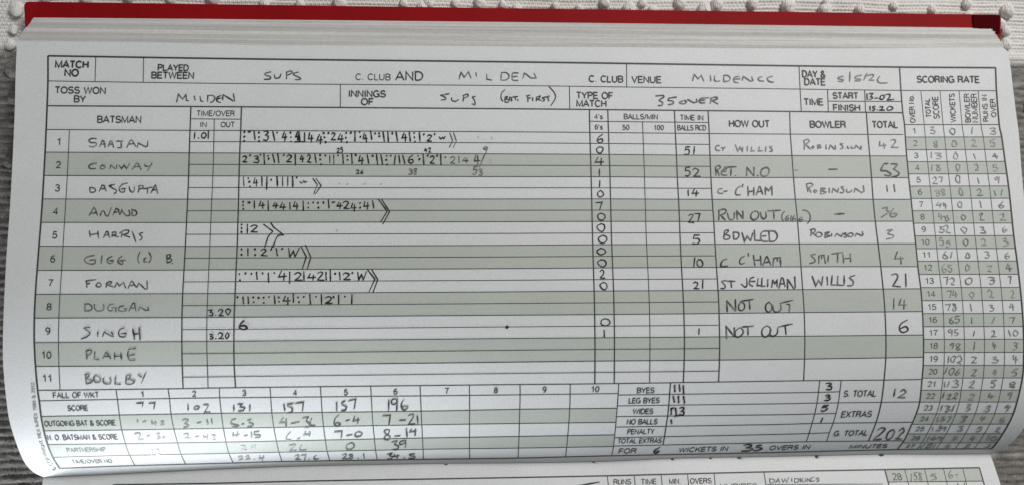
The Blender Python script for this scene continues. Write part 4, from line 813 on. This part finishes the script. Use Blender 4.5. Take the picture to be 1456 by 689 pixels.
I_.build('pencil_mark', PENCIL, upper_page)

I_ = section()
for r_, ch, a0, a1, y0, y1 in [('g','6',492,527,155,205),('g','0',490,530,220,260),('g','4',483,533,280,328),('g','1',503,516,345,387),('g','1',502,514,408,443),('g','0',495,532,458,500),('g','7',487,525,523,570),('g','0',495,543,582,625),('g','0',495,540,642,685),
    ('k','0',500,548,52,97),('k','0',490,538,118,160),('k','0',497,545,180,223),('k','2',508,540,237,287),('k','0',510,553,305,347),('k','0',510,560,499,545),('k','1',528,542,560,608),
    ('g','51',967,1030,220,268),('g','52',972,1055,340,388),('g','14',985,1047,458,495),('g','27',985,1057,585,638),('k','5',1013,1053,52,100),('k','10',1013,1070,178,225),('k','21',1017,1075,300,345),('k','1',1043,1054,560,592)]:
    I_.piece(); gl(r_,ch,a0,a1,y0,y1,1.85,.95)
I_.build('count_figure', PEN, upper_page)

I_ = section()
for r_, tn, wd, tx in [
 ('h1',.80,1.6,'~125,120 95,122 85,145 98,165 128,168|142,140 180,138;162,138 158,168'),
 ('h1',.66,1.7,'280,112 305,172 325,135 350,178 352,135|398,125 395,172|440,130 438,172 468,170|515,130 508,172 545,170|578,130 575,175|~640,125 615,130 635,150 640,172 612,175'),
 ('h1',.90,1.8,'85,325 92,410;~78,328 115,315 135,332 100,358;100,358 122,412|~198,345 165,352 145,375 150,405 195,408;148,375 190,368|170,330 290,325;238,330 235,412|279,412 287,412'),
 ('h1',.90,1.75,'390,415 395,332;395,332 460,415;460,415 462,330|494,412 501,412|~545,345 525,385 545,415 590,410 612,370 600,338 570,335 535,355'),
 ('h1',.80,1.6,'~150,540 118,545 108,570 125,588 160,585|165,568 200,562;182,566 182,575'),
 ('h1',.92,1.75,'~330,515 300,535 282,575 292,602 330,602|355,495 345,525|400,520 408,610;405,572 462,562;462,530 460,605|485,605 515,518 522,520 548,595;495,575 540,562|575,600 572,525;572,525 605,560 635,520 640,605'),
 ('h2',.90,1.8,'118,100 118,190;~112,100 165,88 190,100 170,130 130,145;135,145 182,195|~200,125 215,175 238,190 265,175 270,120|300,188 290,100;290,100 355,180;355,180 352,105'),
 ('h2',.88,1.75,'~470,105 440,125 430,165 455,190 495,175 508,135 490,108 465,104|~525,115 535,165 560,180 580,160 578,115|595,105 722,98;655,102 658,185'),
 ('h2',.85,1.5,'~760,108 738,140 735,175 752,205|~800,150 775,165 772,190 795,195 800,175 785,175|825,150 822,198|~855,150 840,175 845,205 868,200 868,180 848,180|~935,165 910,175 905,200 925,205 940,190;915,190 940,185|~938,95 985,105 1012,150 1005,200 985,225'),
 ('h2',.88,1.8,'175,300 165,370;~170,300 200,288 212,300 180,335;~180,335 222,345 222,370 190,382 165,372|258,310 265,378;~258,310 305,315 315,345 295,375 265,380|345,315 370,398 395,350 430,392 450,320|465,290 470,390;470,390 525,392|~620,298 545,305 528,350 540,392 600,402;535,350 580,345|608,300 615,400;~600,298 665,305 690,350 665,395 615,402'),
 ('h2',.90,1.9,'~195,570 160,578 138,615 145,642 205,635'),
 ('h2',.90,1.75,'~372,540 335,560 320,600 335,618 370,608|405,512 410,540|455,530 470,632;465,580 530,575;525,535 532,625|548,632 580,545 590,545 628,628;560,605 615,595|648,632 655,560;650,560 722,555;690,560 692,590;718,555 725,635'),
 ('h3',.92,1.8,'~178,115 140,125 165,155 172,175 160,192 130,190|185,122 265,125;225,122 230,182'),
 ('h3',.92,1.7,'~370,95 375,150 360,180 318,148|~440,85 405,100 400,150 430,170;395,125 450,125|478,95 470,165 505,165|515,95 512,170 545,170|568,105 568,175|605,180 615,110;615,110 635,145 655,110 655,175|672,190 695,90 712,95 732,175;680,150 725,145|755,195 752,105;752,105 810,188 822,188;825,185 820,80'),
 ('h3',.90,1.8,'190,408 185,305;185,305 268,400;268,400 265,295|~330,305 300,345 300,385 325,398 350,375 350,340 330,320|315,312 432,292;395,300 402,385'),
 ('h3',.90,1.8,'~575,320 550,345 550,390 575,412 605,390 605,345 580,320|~615,350 625,400 655,412 690,390 690,340|680,330 800,302;~745,340 770,345 768,412'),
 ('h3',.92,1.85,'185,660 178,540;178,540 255,640;255,640 258,555|~300,560 265,595 270,640 310,640 340,600 325,565 300,558|330,550 435,542;382,548 385,625'),
 ('h3',.90,1.85,'~560,540 520,570 515,620 545,645 585,615 590,560 560,540|~600,570 590,620 620,638 655,610 662,560|665,550 800,522;730,540 740,620')]: tr(r_, tn, wd, tx)
I_.build('dismissal_note', PENCIL, upper_page)

I_ = section()
for r_, tn, wd, tx in [
 ('b1',.74,1.6,'128,100 130,190;~120,105 155,92 180,110 140,140;140,140 188,188|~212,155 202,168 212,178 225,168 215,155|258,150 258,180;~255,148 285,150 260,163;~260,163 290,170 258,182|340,145 342,188|370,190 382,145;382,145 422,185 435,190;435,190 430,150|~505,135 480,135 500,155 505,180 480,182|~555,155 548,170 562,180 578,170;~588,160 595,178 612,178|625,180 632,150;632,150 680,190;688,190 680,155'),
 ('b1',.92,1.9,'368,386 452,382'), ('b1',.6,1.5,'38,392 65,390'),
 ('b1',.74,1.6,'150,530 165,605;~145,530 190,522 215,540 170,565;170,565 195,612|~228,585 222,600 235,612 250,600 238,588|290,570 288,625;~288,570 330,575 295,595;~295,595 340,610 288,628|372,570 375,615|400,615 408,572;408,572 455,610;455,610 462,570|~515,555 490,560 515,590 505,615 475,612|~545,580 540,600 560,610 590,600 590,585|615,610 625,570;625,570 690,612 715,600;715,600 705,545'),
 ('b2',.92,1.9,'248,105 322,100'),
 ('b2',.84,1.6,'72,222 70,268;~62,222 95,215 100,235 78,245;80,245 102,262|~125,238 108,250 115,272 145,270 152,250 130,238|178,240 175,278;~175,242 205,240 180,258;~180,258 212,268 178,280|225,250 225,270|250,272 262,248;262,248 300,272;300,272 308,245|~335,245 318,250 338,262 335,275 318,272|~365,245 348,255 355,272 382,268 385,250 365,243|402,270 412,248;412,248 455,268;462,262 455,235'),
 ('b2',.80,1.6,'~105,400 70,408 95,435 98,458 60,470|130,410 128,470;125,412 170,408;150,415 150,435;168,408 180,470|200,408 198,458|225,400 310,388;270,395 268,460|310,400 315,465;315,435 365,430;365,395 368,460'),
 ('b2',.86,1.7,'78,565 105,640 125,595 150,632 158,568|190,570 195,632|228,560 222,630 262,632|272,565 268,632 310,635|320,560 318,632|~398,560 362,575 388,605 380,635 345,638')]: tr(r_, tn, wd, tx)
I_.build('bowler_name', PENCIL, upper_page)

I_ = section()
for r_, tn, wd, tx in [
 ('b1',.70,1.6,'868,110 865,155 930,150;905,130 912,182|~975,100 1010,95 1020,120 980,165;980,168 1045,172'),
 ('b1',.95,1.95,'905,330 950,328;~905,335 880,395 930,400 975,430 960,448 915,440|~975,332 1035,335 1020,365 1000,380;~1000,382 1050,415 1045,445 985,460'),
 ('b1',.76,1.7,'935,540 942,605|1005,535 1015,605'),
 ('b2',.66,1.7,'605,60 645,52;~645,52 640,75 655,90 600,128|~690,62 670,90 668,118 700,122 715,105 690,98 670,105'),
 ('b2',.60,1.6,'640,225 682,220;~682,222 650,248 690,262 685,280 640,288'),
 ('b2',.78,1.65,'720,380 700,435 765,432;745,420 748,475'),
 ('b2',.88,1.8,'~678,555 710,548 722,575 685,640;685,640 745,645|782,548 785,645')]: tr(r_, tn, wd, tx)
for r_, t_, x0, x1, yb, hh, wd, tn in [('w','14',1088,1170,478,62,1.7,.74),('w','6',1122,1180,615,85,2.1,.95),
    ('p','12',733,808,210,46,1.9,.84),('p','202',632,787,440,64,2.0,.92)]: hd(r_,t_,x0,x1,yb,yb,hh,wd=wd,tone=tn)
I_.build('total_figure', PENCIL, upper_page)

I_ = section()
for r_, p in [('o',((915,143),(917,180))),('o',((940,140),(945,178))),('o',((962,145),(965,192))),('o',((907,203),(915,238))),('o',((935,203),(938,240))),('o',((963,203),(970,243))),('o',((897,268),(897,303))),('o',((897,270),(912,268))),('o',((920,268),(925,308))),('o',((915,312),(936,310))),('o',((895,332),(900,354)))]: st(r_,p,2.2)
gl('o','3',936,967,266,308,2.2); hd('o','6',790,833,516,516,38,wd=2.0,tone=.95); hd('o','35',1275,1383,501,498,32,wd=1.9,tone=.95)
I_.piece()
for t_, x0, x1, ya, yb in [('3',373,407,128,168),('3',365,395,193,228),('5',343,382,250,285),('1',345,357,318,347)]: I_.piece(); gl('p',t_,x0,x1,ya,yb,2.0)
I_.build('extras_mark', PEN, upper_page)

I_ = section()
for r_, tn, tx in [
 ('c1',.84,'150,78 212,75 205,110|265,78 318,75 310,132'),
 ('c1',.76,'615,90 620,142|~695,105 670,115 680,135 710,130 715,112 695,104|~755,92 790,90 795,110 765,160;765,162 815,162'),
 ('c1',.88,'1028,92 1030,150|1060,88 1110,85;~1110,85 1085,110 1125,120 1110,145 1068,148|1170,92 1172,148'),
 ('c1',.56,'158,225 165,250|210,245 240,242|290,235 295,262 330,258;318,240 325,275|~370,245 390,240 392,255 370,272 400,272'),
 ('c1',.68,'~565,228 605,225 615,240 585,258 620,275 610,292 575,295|695,255 735,250|785,222 795,270|825,218 832,268'),
 ('c1',.76,'1045,220 1010,228;~1010,228 1005,260 1060,275 1070,285 1010,295|1098,268 1120,265|1150,230 1185,225;~1185,225 1165,250 1200,265 1190,285 1150,288'),
 ('c1',.54,'~135,355 170,348 185,362 170,405;165,408 215,405|245,375 270,370|~330,355 355,352 345,375 365,395 335,402|~395,375 385,390 400,395 410,382'),
 ('c1',.56,'~575,360 610,352 615,370 590,395;585,395 625,392|680,382 715,378|755,368 755,388 790,382;790,365 788,412|~830,370 850,365 855,380 835,405 865,405'),
 ('c1',.72,'1022,345 1020,372 1075,360;1060,335 1055,382|1120,372 1150,368|1185,340 1188,390|1255,332 1210,338;~1210,338 1215,362 1255,365 1260,385 1215,390'),
 ('c1',.32,'290,495 292,535|~320,500 345,498 350,515 335,538;335,538 368,538'),
 ('c1',.46,'~1090,465 1120,460 1130,475 1100,498 1140,495|~1200,455 1185,470 1200,480 1215,465;1220,455 1215,490'),
 ('c1',.54,'~1068,560 1095,555 1100,570 1075,585 1110,582|~1130,560 1155,550 1165,565 1140,582 1175,578|1210,582 1216,582|1260,548 1258,575 1300,568;1295,552 1285,595'),
 ('c2',.88,'88,88 100,155|180,85 120,90;~120,90 130,110 165,125 165,165 125,172|195,82 272,72 265,155'),
 ('c2',.92,'585,70 588,150|670,60 635,70;~635,70 640,95 675,115 670,145 630,148|695,58 765,45 750,135'),
 ('c2',1.0,'1078,50 1075,155|~1142,40 1108,48 1104,80 1128,92 1152,66 1150,42;1155,45 1150,158|~1215,50 1195,90 1205,138 1240,140 1252,115 1205,110'),
 ('c2',.84,'85,218 52,265 118,262;110,232 112,305|155,272 235,258|~268,220 318,212 300,245 330,275 325,302 285,305|~350,225 335,265 345,292 385,290'),
 ('c2',.90,'~605,195 570,230 565,280 590,298 620,280 595,265 572,272|672,245 705,240|755,205 742,248 800,240;785,222 785,272'),
 ('c2',.98,'1020,198 1090,195 1080,282|1175,242 1235,240|~1262,195 1300,185 1305,215 1265,278;1265,280 1325,278|1345,198 1352,275'),
 ('c2',.70,'~150,355 118,390 115,425 155,425|215,418 240,412|290,350 280,378 335,372;330,348 330,390'),
 ('c2',.84,'565,350 635,345 630,408|680,385 732,378|~785,350 758,370 770,395 810,390 825,368 800,350 780,350'),
 ('c2',.96,'~1075,330 1035,335 1045,365 1085,395 1075,425 1035,418 1040,395 1075,365 1080,335|1130,392 1182,388|1240,318 1250,400|1285,325 1275,350 1335,345;1325,325 1325,385'),
 ('c2',.68,'~140,478 190,470 185,490 145,525;145,527 205,525|~255,480 240,500 245,522 298,522'),
 ('c2',.80,'~720,455 680,475 680,510 715,515 750,490 740,460 715,452'),
 ('c2',.94,'~1105,445 1155,435 1130,465 1165,485 1155,515 1115,515|~1225,430 1180,445 1185,470 1225,455;1235,430 1232,500'),
 ('c2',.78,'~195,575 225,568 225,585 200,608;200,610 245,608|255,570 295,565 285,612|322,608 328,608|~395,572 375,585 378,605 418,605'),
 ('c2',.82,'~640,568 670,558 675,575 640,602;640,604 690,602|~735,560 705,565 735,590 725,605 700,600 740,572|785,600 792,600|840,555 848,600'),
 ('c2',.94,'~1060,560 1105,552 1085,572 1110,585 1100,602 1065,605|1130,560 1120,582 1175,575;1160,565 1155,600|1220,595 1228,595|1320,555 1270,562;~1270,562 1280,575 1320,580 1315,598 1265,600')]: tr(r_, tn+(.07 if r_ == 'c1' and tn > .4 else 0), 1.65, tx)
I_.build('wicket_figure', PENCIL, upper_page)

I_ = section()
SRT = ['3 0 1 3','8 0 2 5','13 0 1 4','18 0 2 5','27 0 1 9','38 0 2 11','44 0 1 6','46 0 2 2','52 0 3 6','55 0 2 3','61 0 3 6','65 0 2 4','72 0 3 7','74 0 2 2','78 1 3 4','85 1 1 7','95 1 2 10','98 1 4 3','102 2 3 4','106 2 4 5','113 2 5 8','122 2 4 9','131 3 3 9','137 3 4 6','139 3 5 2','149 3 4 10','151 4 5 2']
for i, row_ in enumerate(SRT):
    y0, y1 = SRY[i], SRY[i+1]; hgt = (y1-y0)*.54; yb = y1-(y1-y0)*.22
    I_.piece()
    for k_, t_ in enumerate(row_.split()):
        ym = (y0+y1)/2; xl = v_at('sr', ym); cw = (v_at('right', ym)-xl)/5; xc = xl+cw*(k_+1.52)+random.uniform(-2, 2); hw_ = {1:3.6,2:7.4,3:10.5}[len(t_)]
        if t_ == '1': hw_ = 1.6
        hand(I_,'P',t_,xc-hw_,xc+hw_,yb+random.uniform(-.8,.8),h=hgt,wd=1.5,tone=random.uniform(.44,.70)+(.04 if i > 15 else 0),new=False,jit=.09)
I_.build('scoring_rate_row', PENCIL, upper_page)

# ---- what shows of the lower page
I_ = Ink('lower', 0.00006)
TOPL = C((161,688.2),(300,686.2),(440,682.9),(640,679.6),(840,676),(980,672.6),(1120,669.3),(1258,666.7),(1392.5,664))
I_.ribbon(smooth_path(TOPL, 4), 2.0)
for p, wd in [(((863.5,676),(866,697)),1.2),(((901.8,675),(904,697)),1.2),(((940,674),(942.5,697)),1.2),(((977.6,673),(980,697)),1.2),(((1015.3,672),(1017.7,697)),1.2),(((1086.2,670.4),(1090.5,697)),1.2),(((1257.9,666.7),(1264,689),(1266.5,699)),1.7),(((1392.5,664),(1399.7,689),(1402.6,699)),1.7)]: I_.ribbon(smooth_path(C(*p), 3), wd)
for x0 in (1286.3,1314.5,1341.5,1369): I_.ribbon(C((x0,666.0),(x0+7.5,697)), 1.0)
I_.ribbon(C((1262.2,684.3),(1397.6,683)), 1.1); I_.ribbon(C((1089,687.8),(1255,687.2)), 0.9)
for tx, x0, x1, yb in [('RUNS',255,375,377),('TIME',445,550,375),('MIN.',638,718,373),('OVERS',783,930,370),('UMPIRES',990,1245,408)]: print_text(I_,'z1',tx,x0,x1,yb,yb-2,h=33,weight=1.3,lean=(-.02,-1))
print_text(I_,'z2','28',790,845,297,297,h=38,weight=1.4,lean=(-.25,-1),tone=.8); print_text(I_,'z2','29',800,855,372,372,h=38,weight=1.4,lean=(-.25,-1),tone=.8)
I_.build('printed_heading', PRINT, lower_page)
I_ = Ink('lower', 0.00002); I_.quad(smooth_path([(1258,666.7),(1392.5,664)], 10), smooth_path([(1262.6,684.3),(1398,683)], 10)); I_.build('tinted_band', BAND, lower_page)
def up_vec(x, y): return np.array([-.08, -1.0])
I_ = Ink('lower', 0.00010)
trace(I_,'z2',.74,1.5,'60,290 62,318;~58,288 85,295 88,308 62,318|95,315 110,288 120,315;100,305 118,304|130,290 138,312 150,292 160,312 172,282|190,285 190,305|208,288 205,310;~205,288 230,292 228,308 205,312|240,285 242,310;258,285 244,298 262,310|270,290 272,308|280,308 282,290 298,305 300,285|~322,280 305,290 310,305 325,300|~352,285 335,288 352,298 338,308')
for t_, x0, x1, yb, tn in [('158',895,965,300,.72),('5',1010,1045,298,.7),('6-',1120,1175,285,.66),('164',905,975,380,.7),('5',1015,1055,376,.7),('11',1160,1215,352,.8),('6',1285,1318,368,.7)]: hand(I_,'z2',t_,x0,x1,yb,h=42,wd=1.5,tone=tn)
I_.build('pencil_entry', PENCIL, lower_page)
I_ = Ink('lower', 0.00010); stroke(I_, [zp('z1',-14,390),zp('z1',60,378),zp('z1',156,361)], 2.2, 1.0, 1); I_.build('pen_stroke', PEN, lower_page)


# ---- stitching along the fold
def tuft(q, r):
    a, b_ = on_lower(np.array(q, float)); c = world(lower(a, b_)); th = np.linspace(0, math.pi, 7); pp = np.linspace(0, 2*math.pi, 10, endpoint=False); v = []; f = []
    for t in th:
        for p in pp: j = 1+.25*math.sin(p*3+q[0]); v.append(c + np.array([r*1.7*math.sin(t)*math.cos(p)*j, r*.7*math.sin(t)*math.sin(p), r*.6*math.cos(t)*j]))
    for i in range(6):
        for k in range(10): f.append((i*10+k, (i+1)*10+k, (i+1)*10+(k+1) % 10, i*10+(k+1) % 10))
    mesh_obj('stitch', v, f, PAPER, BOOK)
HOLE = Ink('lower', 0.00005)
for x, y, wx, wy, white in [(844,656.3,2.6,1.0,1),(956,652.3,2.6,1.5,1),(1010,651.0,2.6,1.3,0),(1051,650.4,3.6,1.6,1),(1161,648.4,2.8,3.0,1),(1253,646.4,4.4,1.9,0),(634,659.6,3.0,1.0,0)]:
    HOLE.piece(); HOLE._add(np.array([(x-wx,y-.2),(x-wx*.3,y-wy*.8),(x+wx,y-wy*.5),(x+wx*.8,y+wy*.3),(x+wx*.1,y+wy),(x-wx*.6,y+wy*.5)]), [(0,1,2,3,4,5)], 1.0)
    if white: tuft((x+wx+1.2, y+.9), 0.00038)
HOLE.build('stitch_hole', PEN, lower_page)
